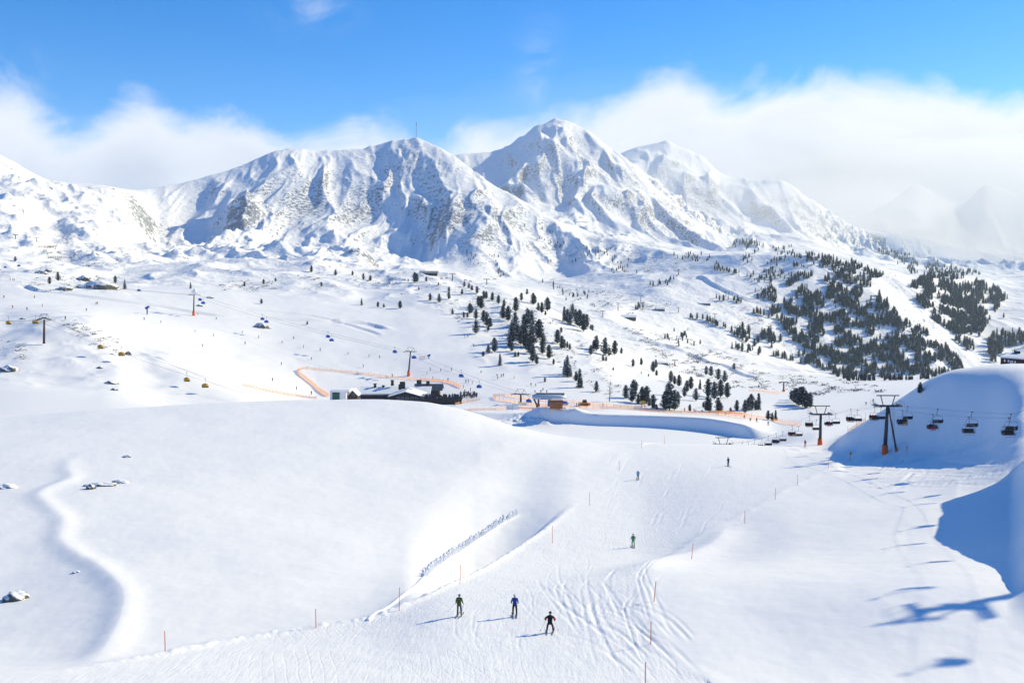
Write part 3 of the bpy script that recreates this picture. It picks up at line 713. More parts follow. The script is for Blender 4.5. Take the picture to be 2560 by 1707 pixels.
def body_mesh(pose):
    """one continuous skinned surface; face material index: 0 jacket 1 trousers 2 head 3 gloves 4 boots"""
    if pose in _bodies: return _bodies[pose]
    P = POSES[pose]; keys = list(P); idx = {k: i for i, k in enumerate(keys)}
    me = bpy.data.meshes.new('skeleton'); vs = [P[k] for k in keys]; es = [(idx[a], idx[b]) for a, b, _ in BONES]
    rad = [RAD.get(k) or RAD[k[:2]] for k in keys]
    fing = []
    for sd, sx in (('L', -1), ('R', 1)):          # a thumb and four fingers inside the gloves
        w_ = Vector(P['ha' + sd]); d = (w_ - Vector(P['wr' + sd])).normalized()
        for k in range(5):
            off = Vector((sx * (-.045 if k == 0 else (-.02 + .014 * k) * -1), 0, 0)) + (Vector((0, 0, .01)) if k == 0 else Vector((0, 0, 0)))
            a = w_ + off * .6 + d * .02; b_ = a + d * (.045 if k == 0 else .06 + .008 * (k in (2, 3))) + Vector((0, 0, -.025)) + off * (.7 if k == 0 else .3)
            i0 = len(vs); vs += [tuple(a), tuple(b_)]; rad += [.014, .011]; es += [(idx['ha' + sd], i0), (i0, i0 + 1)]; fing.append((a, b_))
    me.from_pydata(vs, es, []); o = bpy.data.objects.new('skeleton', me); COL.objects.link(o)
    md = o.modifiers.new('skin', 'SKIN'); sk = me.skin_vertices[0].data
    for i in range(len(vs)):
        r = rad[i]; k = keys[i] if i < len(keys) else ''
        sk[i].radius = (r * (1.15 if k in ('pel', 'che', 'spi') else 1), r * (.85 if k in ('pel', 'che', 'spi') else 1))
    sk[idx['pel']].use_root = True
    o.modifiers.new('sub', 'SUBSURF').levels = 1
    dg = bpy.context.evaluated_depsgraph_get(); ev = o.evaluated_get(dg); out = bpy.data.meshes.new_from_object(ev)
    bpy.data.objects.remove(o); bpy.data.meshes.remove(me)
    segs = [(Vector(P[a]), Vector(P[b]), m_) for a, b, m_ in BONES] + [(a, b_, 3) for a, b_ in fing]
    mi = []
    for p in out.polygons:
        c = p.center; best = (9, 0)
        for a, b_, m_ in segs:
            d = b_ - a; t = max(0, min(1, (c - a).dot(d) / max(d.length_squared, 1e-9))); q = (c - a - d * t).length
            if q < best[0]: best = (q, m_)
        mi.append(best[1])
    n = len(out.polygons)
    while len(out.materials) < 5: out.materials.append(None)
    out.polygons.foreach_set('material_index', mi); out.polygons.foreach_set('use_smooth', [True] * n); out.name = 'person_' + pose
    _bodies[pose] = out
    return out


_dressed = {}
def dressed(pose, j, t, h):
    k = (pose, j.name, t.name, h.name)
    if k not in _dressed:
        me = body_mesh(pose).copy(); me.name = 'person'
        for i, m_ in enumerate((j, t, h, GLOVE, BOOT)): me.materials[i] = m_
        _dressed[k] = me
    return _dressed[k]


def helmet_mesh(m_, P):
    b = MB(); c = Vector(P['hd2']); n = 10
    v = []; f = []
    for i in range(5):
        a = math.pi / 2 * i / 4
        for k in range(n): v.append((c.x + .125 * math.cos(a) * math.cos(2 * math.pi * k / n), c.y + .14 * math.cos(a) * math.sin(2 * math.pi * k / n), c.z - .01 + .12 * math.sin(a)))
    for i in range(4):
        for k in range(n): f.append((i * n + k, i * n + (k + 1) % n, (i + 1) * n + (k + 1) % n, (i + 1) * n + k))
    f.append(tuple(range(n))[::-1]); b.add(v, f); return b.mesh('helmet', m_, True)


def face_mesh(P):
    b = MB(); c = (Vector(P['hd1']) + Vector(P['hd2'])) / 2
    b.box((c.x, c.y + .095, c.z + .045), (.15, .035, .055), 0)                       # goggles over the eyes
    b.add([(c.x - .012, c.y + .095, c.z + .02), (c.x + .012, c.y + .095, c.z + .02), (c.x, c.y + .125, c.z - .015), (c.x, c.y + .09, c.z - .02)], [(0, 1, 2), (1, 3, 2), (3, 0, 2), (0, 3, 1)], 1)
    b.box((c.x, c.y + .085, c.z - .055), (.045, .02, .012), 2)                       # mouth
    for s_ in (-1, 1): b.box((c.x + s_ * .095, c.y, c.z - .005), (.02, .04, .05), 1)  # ears
    return b.mesh('goggles', [BLACK, SKIN, REDP])


def ski_mesh(col):
    b = MB()
    pr = [(-.75, .0), (-.6, .01), (0, .015), (.6, .01), (.78, .05), (.88, .12)]
    v = []
    for y, z in pr:
        w_ = .05 if abs(y) < .7 else .035
        v += [(-w_, y, z), (w_, y, z), (w_, y, z + .02), (-w_, y, z + .02)]
    f = []
    for i in range(len(pr) - 1):
        for k in range(4): f.append((i * 4 + k, i * 4 + (k + 1) % 4, i * 4 + 4 + (k + 1) % 4, i * 4 + 4 + k))
    f += [(3, 2, 1, 0), (20, 21, 22, 23)]
    b.add(v, f); b.box((0, -.02, .05), (.07, .3, .04), 1)
    return b.mesh('ski', [col, BLACK])


def ski_pole(a, tip, label, group):
    b = MB(); a = Vector(a); tip = Vector(tip); d = (tip - a).normalized()
    b.tube([a - d * .06, a + d * .08], .02, 6, 1); b.tube([a, tip], .009, 5, 0)
    bp_ = tip - d * .07; b.tube([bp_, bp_ + d * .012], .05, 8, 1)
    o = b.build('ski_pole', [GALV, BLACK]); o.data.transform(Matrix.Translation(-tip)); o.location = tip
    return tag(o, label, 'ski pole', group)


def slope_frame(p, rz):
    """pitch and roll of the ground at p for a heading rz (about Z; 0 = away from the viewer)"""
    f = Vector((-math.sin(rz), math.cos(rz))); e = .5
    return math.atan2(hgt(p.x + f.x * e, p.y + f.y * e) - hgt(p.x - f.x * e, p.y - f.y * e), 2 * e)


def skier(x, y, pose, j, t, h, label, rz=0.0, skis=None, dmin=40, size=1.0, backpack=None):
    p = hit(x, y, dmin); p.z += .015
    o = thing('person', p, label, 'person', None, rz, size)
    put('body', dressed(pose, j, t, SKIN), (0, 0, .05), 0, 1, o)
    P = POSES[pose]
    hm = put('helmet', helmet_mesh(h, P), (0, 0, .05), 0, 1, o); put('goggles', face_mesh(P), (0, 0, 0), 0, 1, hm)
    sm = ski_mesh(skis or GALV)
    for s_ in 'LR':
        a = P['an' + s_]; k = put('ski', sm, (a[0], a[1] + .05, .0), (.05 if s_ == 'L' else -.05), 1, o); k.rotation_euler[0] = slope_frame(p, rz)
    if backpack:
        c = P['che']; b = MB(); b.box((c[0], c[1] - .2, c[2] - .12), (.3, .16, .42), 0, 0, .85); b.box((c[0], c[1] - .29, c[2] - .18), (.22, .05, .2), 0); b.build('backpack', backpack, o)
    return o, p


J = dict(olive=jac('olive_green', (.06, .09, .025)), blue=jac('royal_blue', (.012, .05, .26)), black=jac('black', (.014, .014, .016)), green=jac('bright_green', (.01, .22, .06)), sky=jac('light_blue', (.02, .30, .60)),
         navy=jac('navy', (.012, .02, .07)), red=jac('red', (.55, .02, .025)), dark=jac('dark_grey', (.03, .03, .035)), yellow=jac('yellow_green', (.55, .60, .03)), orange=jac('orange', (.75, .22, .02)))
T = dict(grey=tro('grey', (.07, .07, .075)), black=tro('black', (.013, .013, .015)), green=tro('bright_green', (.01, .22, .06)), navy=tro('navy', (.012, .02, .07)), red=tro('red', (.55, .02, .025)), dark=tro('dark_grey', (.03, .03, .035)), orange=tro('orange', (.80, .26, .02)))
HB = pm('helmet_black', (.015, .015, .016), .3); HG = pm('helmet_grey', (.22, .22, .22), .4); HW = pm('helmet_white', (.65, .67, .7), .4); HGr = pm('helmet_green', (.02, .16, .05), .4)

o, p = skier(1148, 1540, 'stand', J['olive'], T['grey'], HG, 'skier in olive green jacket, grey trousers and backpack, seen from behind on the piste', -.15, None, 40, 1.0, J['olive'])
ski_pole(p + Vector((-.30, .20, 1.02)), p + Vector((-.95, -.15, .42)), 'thin ski pole held out to the left by the skier in olive green', 'ski poles of the nearest skiers')
ski_pole(p + Vector((.33, .22, 1.00)), p + Vector((.22, -.30, .02)), 'thin ski pole in the right hand of the skier in olive green', 'ski poles of the nearest skiers')
o, p = skier(1287, 1541, 'stand', J['blue'], T['black'], HW, 'skier in royal blue jacket and black trousers, middle of the nearest three', .05)
o, p = skier(1375, 1581, 'crouch', J['black'], T['black'], HB, 'crouching skier in black with red sleeve patches, nearest to the viewer', -.1)
for s_ in (-1, 1):
    P_ = POSES['crouch']; k = 'L' if s_ < 0 else 'R'
    b = MB(); a = Vector(P_['sh' + k]); e = Vector(P_['el' + k]); b.tube([a + (e - a) * .35 + Vector((0, 0, .05)), e + Vector((0, 0, .05)), e + (Vector(P_['wr' + k]) - e) * .4 + Vector((0, 0, .05))], [.088, .085, .07], 8); b.build('sleeve_patch', J['red'], o, True)
ski_pole(p + Vector((-.32, .32, .86)), p + Vector((-.75, -.35, .25)), 'ski pole trailing from the left hand of the crouching black skier', 'ski poles of the nearest skiers')
ski_pole(p + Vector((.32, .32, .86)), p + Vector((.62, -.40, .30)), 'ski pole trailing from the right hand of the crouching black skier', 'ski poles of the nearest skiers')
skier(1583, 1368, 'stand', J['green'], T['green'], HGr, 'skier dressed all in bright green in the middle of the piste', .1)
skier(1595, 1199, 'stand', J['sky'], T['black'], HW, 'skier in light blue jacket and black trousers far down the piste', 0)
skier(1821, 1166, 'stand', J['navy'], T['navy'], HB, 'skier all in navy standing far down the piste, right of the light blue one', .6, None, 40, 1.05)
skier(2013, 1117, 'stand', J['red'], T['red'], HB, 'person all in red standing left of the tower with the orange foot', 2.6, None, 40, 1.0)

# skiers further off, a few pixels each
FAR = []
def faz(x0, y0, k, lst):
    for q in lst: FAR.append((x0 + q[0] / k, y0 + q[1] / k, q[2]))
faz(0, 600, 3.409, [(33, 498, 'red'), (107, 585, 'red'), (294, 498, 'red'), (230, 600, 'dark'), (360, 570, 'dark'), (738, 605, 'blue'), (818, 550, 'red'), (830, 550, 'dark'), (556, 682, 'dark'), (1228, 685, 'dark'), (1370, 707, 'red'),
                    (1688, 640, 'dark'), (1843, 678, 'dark'), (1664, 790, 'dark'), (1822, 823, 'dark'), (2065, 798, 'dark'), (1727, 915, 'red'), (2088, 892, 'blue'), (88, 345, 'dark'), (110, 350, 'dark'), (122, 350, 'dark')])
faz(560, 820, 3.459, [(300, 90, 'dark'), (602, 97, 'navy'), (502, 133, 'dark'), (686, 174, 'dark'), (831, 200, 'dark'), (1072, 228, 'red'), (1253, 253, 'dark'), (1346, 262, 'dark'), (755, 275, 'dark'), (1204, 343, 'dark'), (497, 320, 'dark'), (420, 463, 'dark'),
                      (626, 535, 'dark'), (755, 577, 'dark'), (1455, 425, 'dark'), (1807, 445, 'red'), (1785, 370, 'dark'), (1756, 402, 'dark'), (1875, 375, 'red'), (1967, 370, 'dark'), (2222, 390, 'dark'), (1938, 460, 'dark'), (2091, 475, 'green'), (2112, 472, 'dark'), (2146, 485, 'red'), (2068, 520, 'red'), (2083, 560, 'dark'), (2130, 545, 'dark')])
faz(1000, 640, 3.92, [(952, 1180, 'dark'), (958, 1210, 'yellow'), (995, 1185, 'blue'), (1013, 1185, 'dark'), (1120, 1203, 'yellow'), (1283, 1270, 'dark'), (1332, 1275, 'dark'), (1325, 1342, 'dark'), (1380, 1347, 'dark'), (1400, 1320, 'blue'), (1437, 1347, 'dark'), (1730, 1478, 'blue'), (1818, 1480, 'dark'), (1832, 1480, 'dark'), (1990, 1478, 'dark'), (635, 802, 'dark'), (665, 800, 'dark'), (720, 887, 'dark')])
faz(1700, 1000, 5.113, [(60, 157, 'red'), (178, 157, 'red'), (200, 164, 'red'), (288, 162, 'blue'), (820, 240, 'red'), (900, 272, 'dark'), (980, 287, 'red'), (1125, 327, 'blue'), (490, 197, 'orange'), (585, 197, 'red')])
FAR += [(2165, 1013, 'navy'), (2183, 1006, 'navy')]
CN = dict(red='red', dark='dark', blue='blue', navy='navy', green='green', yellow='yellow', orange='orange')
def where(x, y):
    if x < 60 and y < 710: return 'beside the snowy crag at upper far left'
    if x < 375: return 'on the slope left of the blue cannon'
    if y > 1000 and x > 1650: return 'by the net fence above the reservoir bank' if x < 2100 else 'on the snow ridge behind the big lift tower'
    if x > 1290 and y > 935: return 'around the lift station with the long pale roof'
    if x > 1230: return 'on the slope above the lift station'
    if y > 925 and x > 1040: return 'on the piste beside the crowded hut terrace'
    if x > 1110: return 'near the upper edge of the wooded rib'
    if y < 870: return 'on the slope between both blue-lift towers'
    return 'on the lower slope around the orange net loop'
cnt = {}
for x, y, c in sorted(FAR): cnt.setdefault((where(x, y), c), []).append((x, y))
for (wh, c), lst in cnt.items():
    for i, (x, y) in enumerate(lst):
        p = hit(x, y, 270)
        lab = 'small %s skier %s' % (CN[c], wh) if len(lst) == 1 else 'small %s skier, %s from the left %s' % (CN[c], nth(i), wh)
        tr = T['dark'] if c in ('dark', 'yellow') else T['black'] if c != 'green' else T['green']
        o = put('person', dressed('stand' if rnd.random() < .7 else 'crouch', J[c], tr, HB), p, rnd.uniform(-2.6, 2.6), rnd.uniform(.98, 1.12))
        tag(o, lab, 'person', 'skiers on the far slopes')

# ------------------------------------------------------------------ piste marker poles
POLES = [(413, 1627, 1576, 0, 'L'), (790, 1569, 1520, 0, 'L'), (998, 1526, 1467, 0, 'L'), (1150, 1459, 1411, 0, 'L'), (1381, 1357, 1312, 0, 'L'), (1474, 1263, 1230, 0, 'L'), (1548, 1175, 1151, 0, 'L'), (1604, 1121, 1100, 0, 'L'), (1661, 1109, 1088, 0, 'L'),
         (1627, 1609, 1552, 0, 'R'), (1635, 1503, 1451, 5, 'R'), (1729, 1397, 1357, 5, 'R'), (1862, 1308, 1276, 0, 'R'), (1938, 1249, 1220, 0, 'R'), (1994, 1212, 1186, 0, 'R'), (2071, 1172, 1151, 0, 'R'), (1613, 1712, 1695, 0, 'R')]
PLO = pm('pole_orange', (0.90, 0.20, 0.05), .5); PLR = pm('pole_red', (0.70, 0.06, 0.04), .5)
for sd in 'LR':
    ps = sorted([q for q in POLES if q[4] == sd], key=lambda q: -q[1])
    for i, (x, y, yt, lean, _) in enumerate(ps):
        p = hit(x, y, 40); L = max(1.5, (y - yt) / F * p.y * 1.02); L = min(L, 2.4)
        o = thing('marker_pole', p, '%s orange marker pole from the viewer along the %s edge of the piste' % (nth(i), 'left' if sd == 'L' else 'right') if i else 'orange marker pole nearest the viewer on the %s edge of the piste' % ('left' if sd == 'L' else 'right'), 'marker pole', 'orange poles marking the piste edges')
        b = MB(); b.tube([(0, 0, L * .45), (0, 0, L)], .034, 6); b.build('upper_tube', PLO, o)
        b = MB(); b.tube([(0, 0, -.3), (0, 0, L * .45)], .032, 6); b.build('lower_tube', PLR, o)
        o.rotation_euler = (0, R(lean if lean else rnd.uniform(-1.5, 1.5)), 0)
for x, y, yt, lab in ((2126, 1151, 1129, 'orange pole with yellow warning board beside the shaded hill'), (2267, 1133, 1115, 'orange pole with narrow yellow board in the shade right of the big tower'), (1930, 1112, 1106, 'short pole with small yellow board under the hanging chairs')):
    p = hit(x, y, 40); L = max(1.2, (y - yt) / F * p.y)
    o = thing('warning_sign', p, lab, 'sign', 'warning boards on orange poles')
    b = MB(); b.tube([(0, 0, -.3), (0, 0, L)], .04, 6); b.build('pole', PLO, o)
    b = MB(); b.box((0, -.05, L - .28), (.42 if x < 2200 else .22, .03, .55), 0); b.build('board', YELLOW, o)
    b = MB(); b.add([(-.10, -.07, L - .40), (.10, -.07, L - .40), (0, -.07, L - .16)], [(0, 1, 2)]); b.build('triangle_mark', BLACK, o)

# ------------------------------------------------------------------ rime-covered fence along the dome
fp = [hit(x, y, 40) for x, y in ((920, 1551), (985, 1508), (1040, 1465), (1062, 1443), (1085, 1420), (1118, 1395), (1150, 1377), (1185, 1352), (1225, 1326), (1262, 1302), (1292, 1288))]
RIME = pm('rime_ice', (.84, .86, .89), .7)
t_ = np.arange(len(fp)); q_ = np.linspace(3, len(fp) - 1, 62)
fx, fy = pchip(t_, [p.x for p in fp], q_), pchip(t_, [p.y for p in fp], q_)
fo = thing('snow_fence', (fx[0], fy[0], hgt(fx[0], fy[0])), 'low fence of slats thickly crusted with rime, running up the snow left of the piste', 'snow fence')
O0 = Vector(fo.location); b = MB(); b2 = MB()
for i in range(len(fx)):
    g = Vector((fx[i], fy[i], hgt(fx[i], fy[i]))) - O0; hh = .75 + .35 * rnd.random(); dx, dy = rnd.uniform(-.16, .16), rnd.uniform(-.15, .15)
    k = rnd.uniform(.12, .2)
    b.tube([g + Vector((0, 0, -.2)), g + Vector((dx * .4, dy * .4, hh * .4)), g + Vector((dx, dy, hh * .8)), g + Vector((dx * 1.3 + rnd.uniform(-.1, .1), dy, hh))], [k * 1.1, k, k * 1.35, k * .4], 6)
    if i % 2 == 0: b2.tube([g + Vector((-.28, .1, -.1)), g + Vector((-.3, .05, .35)), g + Vector((-.18, 0, .55))], [.15, .13, .05], 5)
b.build('crusted_slats', RIME, fo); b2.build('rime_lumps', RIME, fo)
b = MB(); b.tube([Vector((fx[i], fy[i], hgt(fx[i], fy[i]) + .5)) - O0 for i in range(len(fx))], .03, 5); b.build('wire', BARK, fo)
q_ = np.linspace(0, 3, 26); gx, gy = pchip(t_, [p.x for p in fp], q_), pchip(t_, [p.y for p in fp], q_)
b = MB(); b.tube([Vector((gx[i], gy[i], hgt(gx[i], gy[i]) + .05)) - O0 for i in range(len(gx))], [.10 + .10 * (i / 26) + .04 * rnd.random() for i in range(len(gx))], 6); b.build('buried_rope', RIME, fo)

# ------------------------------------------------------------------ rocks
def boulder(x, y, w, h, d, dmin, label, seed, rz=0.0, sink=.3):
    p = hit(x, y, dmin); bm = bmesh.new(); bmesh.ops.create_icosphere(bm, subdivisions=4, radius=1)
    c = np.array([v.co[:] for v in bm.verts])
    k = 1 + .45 * fbm(c[:, 0] * 1.7 + c[:, 2] * 2.1, c[:, 1] * 1.7 - c[:, 2] * 1.3, 4, seed) + .16 * ridged(c[:, 0] * 3 + c[:, 2], c[:, 1] * 3 + c[:, 2] * 2, 3, seed + 5)
    for v, q in zip(bm.verts, k): v.co = (v.co.x * w / 2 * q, v.co.y * d / 2 * q, v.co.z * h * q)
    me = bpy.data.meshes.new('boulder'); bm.to_mesh(me); bm.free(); me.polygons.foreach_set('use_smooth', [len(me.polygons) > 0] * len(me.polygons)); me.materials.append(ROCKM)
    o = put('boulder', me, p + Vector((0, 0, -h * .18)), rz); return tag(o, label, 'rock', 'rocks poking out of the snow')
boulder(16, 1219, 3.4, .75, 2.4, 60, 'dark rock with a snow cap at the left edge of the snow dome', 1)
boulder(226, 1222, 1.5, .85, 1.2, 60, 'small upright rock in front of the snow-drifted rock hollow', 2)
boulder(252, 1214, 5.0, .62, 2.0, 60, 'long rock almost buried under a smooth snow drift on the dome', 3, .2)
boulder(302, 1206, 3.0, .5, 1.5, 60, 'rock under a drift at the right end of the long buried rock', 9, -.2)
boulder(318, 1142, 1.6, .4, 1.2, 60, 'tiny rock tip in the snow above the buried rocks', 4)
boulder(38, 1498, 2.4, .9, 1.8, 60, 'snow-capped rock in the shaded hollow at lower left', 5, .3)
boulder(192, 1430, .9, .16, .7, 60, 'flat scrap of rock in the snow above the shaded hollow', 6)
for i, (x, y, w_, h_, lab) in enumerate([(22, 925, 6, 1.8, 'dark broken rock at the left edge below the brown lift tower'), (320, 887, 2.6, 1.5, 'dark rock block beside the yellow chairs'), (281, 886, 2.0, .5, 'low rock left of the dark block by the yellow chairs'), (250, 920, 2.0, .8, 'small rock below the yellow chairs'), (278, 958, 4.2, 1.0, 'row of stones in a snow hollow below the yellow chairs'), (286, 975, 2.2, .9, 'single stone under the row of stones'), (58, 797, 3.0, .7, 'low rock behind the left yellow chair')]):
    boulder(x, y, w_, h_, w_ * .7, 270, lab, 20 + i)
for i, (x, y, w_, h_, lab) in enumerate([(102, 684, 9, 2.6, 'brown boulder above the snowy crag at upper left'), (122, 680, 7, 2.6, 'rock beside the brown boulder at upper left'), (215, 703, 15, 4.5, 'upper rock of the snowy crag at upper left'), (243, 722, 24, 5.5, 'big dark rock face of the crag at upper left'), (160, 725, 9, 2.5, 'rock at the lower left of the snowy crag'), (650, 818, 7, 2.6, 'grey rock with snow under a pair of blue chairs'), (668, 820, 4, 1.6, 'small rock right of the grey rock under the blue chairs'), (500, 765, 4.5, 1.2, 'rock beside the snow-topped blue lift tower'), (525, 745, 5, 1.2, 'rock behind the snow-topped blue lift tower')]):
    boulder(x, y, w_, h_, w_ * .7, 400, lab, 40 + i)

# ------------------------------------------------------------------ chairlift on the right
def lerp_poly(P3, Y):
    ys = [p.y for p in P3][::-1]; return Vector((np.interp(Y, ys, [p.x for p in P3][::-1]), Y, np.interp(Y, ys, [p.z for p in P3][::-1])))
T1P = hit(2212, 1132, 60); T0P = hit(2050, 1112, 60)
LX = [(288, 58.9), (T0P.y, T0P.x - 2.2), (T1P.y, T1P.x - 1.9), (60, T1P.x - 1.9)]; RX = [(288, 63.1), (T0P.y, T0P.x + 2.2), (T1P.y, T1P.x + 2.1), (60, T1P.x + 2.1)]
def xrope(T_, Y): return float(np.interp(Y, [t[0] for t in T_][::-1], [t[1] for t in T_][::-1]))
def on_rope(T_, x, y):
    u, v = ray(x, y); Y = 190.0
    for _ in range(40): Y = .5 * Y + .5 * xrope(T_, Y) / u
    return Vector((u * Y, Y, v * Y))
LC = [(2522, 1045, 0), (2422, 1043, 0), (2332, 1036, 2), (2256, 1026, 4), (2186, 1017, 3), (2127, 1023, 3), (2072, 1036, 2), (2023, 1040, 4), (1980, 1064, 4), (1940, 1083, 3), (1904, 1096, 3), (1870, 1104, 0)]
RC = [(2528, 1035), (2430, 1030), (2344, 1023), (2269, 1016), (2203, 1018), (2144, 1025), (2090, 1034), (2041, 1050), (1997, 1066), (1957, 1079), (1921, 1090), (1887, 1099), (1856, 1106)]
SHD = [(2167, 1182, 'L'), (2243, 1189, 'R'), (2227, 1218, 'L'), (2292, 1233, 'R'), (2262, 1272, 'L'), (2306, 1317, 'R'), (2270, 1362, 'L'), (2338, 1404, 'R'), (2279, 1472, 'L'), (2368, 1517, 'R'), (2366, 1657, 'R')]
def caster(x, y, X):
    g = hit(x, y, 40); t = (X - g.x) / SUN[0]; return g + Vector(SUN) * t
OFF = [(caster(x, y, xrope(LX if s_ == 'L' else RX, 120)), s_) for x, y, s_ in SHD]
LP = [at(1790, 1109, 288)] + [on_rope(LX, x, y) for x, y, _ in LC[::-1]]; RP = [at(1826, 1109, 288)] + [on_rope(RX, x, y) for x, y in RC[::-1]]
# the ropes climb on towards the viewer, outside the picture, to the tower whose shadow falls into it
RY = [60, 80, 87, 98, 110, 122, 134, 145.0]; RZ = [9.0, 4.6, 2.9, 0.0, -5.0, -10.5, -15.0, -19.6]
T2 = caster(2150, 1590, T1P.x)
for P_, T_ in ((LP, LX), (RP, RX)):
    P_ += [Vector((xrope(T_, Y), Y, float(np.interp(Y, RY, RZ)))) for Y in (134, 122, 110, 98, 87, 70)]
for P_, side in ((LP, 'left'), (RP, 'right')):
    b = MB(); b.tube(P_, .016, 5); o = b.build('lift_cable', ROPE); tag(o, 'dark %s-hand haul rope of the chairlift over the shaded hill' % side, 'cable', 'chairlift haul ropes')


def chair_parts():
    h = MB(); h.tube([(0, 0, .08), (0, 0, -.12), (.12, .06, -.55), (.14, .08, -.95), (0, .02, -1.22)], .04, 6); h.box((0, 0, .02), (.12, .45, .16), 0)
    f = MB(); f.tube([(-.95, .1, -2.50), (-1.02, .02, -1.75), (-.86, 0, -1.28), (-.6, 0, -1.2), (.6, 0, -1.2), (.86, 0, -1.28), (1.02, .02, -1.75), (.95, .1, -2.50)], .035, 6)
    f.tube([(-1.0, .05, -2.42), (-1.02, -.4, -2.36), (-.95, -.55, -2.1)], .03, 5); f.tube([(1.0, .05, -2.42), (1.02, -.4, -2.36), (.95, -.55, -2.1)], .03, 5)
    s_ = MB(); s_.box((0, -.12, -2.47), (1.92, .52, .12), 0)
    k = MB(); v = []
    for z, y in ((-2.42, .16), (-1.88, .30)):
        v += [(-.96, y, z), (.96, y, z), (.96, y + .09, z), (-.96, y + .09, z)]
    k.add(v, [(3, 2, 1, 0), (4, 5, 6, 7), (0, 1, 5, 4), (1, 2, 6, 5), (2, 3, 7, 6), (3, 0, 4, 7)])
    r = MB(); r.tube([(-.98, .02, -1.85), (-.9, -.58, -2.12), (.9, -.58, -2.12), (.98, .02, -1.85)], .022, 5); r.tube([(0, -.58, -2.12), (0, -.62, -2.75)], .02, 5); r.tube([(-.8, -.62, -2.75), (.8, -.62, -2.75)], .02, 5)
    return [('hanger', h.mesh('hanger', STEEL)), ('frame', f.mesh('frame', GALV)), ('seat', s_.mesh('seat', BLACK)), ('backrest', k.mesh('backrest', BLACK)), ('restraint_bar', r.mesh('restraint_bar', STEEL))]
CH = chair_parts()
def chair(p, rz, label):
    o = thing('lift_chair', p, label, 'chairlift chair', 'chairs of the four-seat chairlift', rz)
    for n, me in CH: put(n, me, (0, 0, 0), 0, 1, o)
    return o
RIDE = [('orange', 'black'), ('orange', 'black'), ('dark', 'navy'), ('blue', 'black'), ('red', 'red'), ('red', 'blue'), ('black', 'dark'), ('black', 'navy'), ('red', 'black'), ('dark', 'black')]
def riders(p, n, rz, where_):
    for i in range(n):
        x = (-.72 + .48 * i) if n > 2 else (-.3 + .5 * i); q = Vector((x * math.cos(rz), x * math.sin(rz), 0))
        if where_ == 'of four': tr, jk = (('orange', 'black') if i > 1 else ('black', 'blue'))
        elif n == 2: tr, jk = 'red', ('blue' if i else 'black')
        else: tr, jk = rnd.choice([('black', 'dark'), ('black', 'black'), ('navy', 'navy'), ('black', 'red'), ('orange', 'black')])
        o = put('person', dressed('sit', J[jk], T[tr], HB), p + q + Vector((0, .12 * math.cos(rz), -2.36)), rz + math.pi)
        yield o, tr, jk

for i, (x, y, n) in enumerate(LC):
    p = on_rope(LX, x, y)
    pos = ('%s from the right picture edge on the near rope' % nth(i))
    chair(p, 0.0, ('empty black four-seat chair, %s' if n == 0 else 'black chair carrying ' + {2: 'two', 3: 'three', 4: 'four'}.get(n, '') + ' riders, %s') % pos)
    pl = list(riders(p, n, 0.0, 'of four' if i == 3 else ''))[::-1]
    for k, (o, tr, jk) in enumerate(pl):
        tag(o, '%s rider in %s jacket on the %s near-rope chair from the right' % (nth(k), jk.replace('_', ' '), nth(i)), 'person', 'riders on the chairlift')
for i, (x, y) in enumerate(RC):
    chair(on_rope(RX, x, y), math.pi, 'empty black chair seen from behind, %s from the right picture edge on the far rope' % nth(i))
for i, ((c, s_)) in enumerate(OFF):
    if c.y > 140: continue
    T_ = LX if s_ == 'L' else RX
    chair(Vector((xrope(T_, c.y), c.y, c.z + 2.0)), 0.0 if s_ == 'L' else math.pi, 'chair outside the picture, throwing the %s chair shadow down the snow at right' % nth(i))


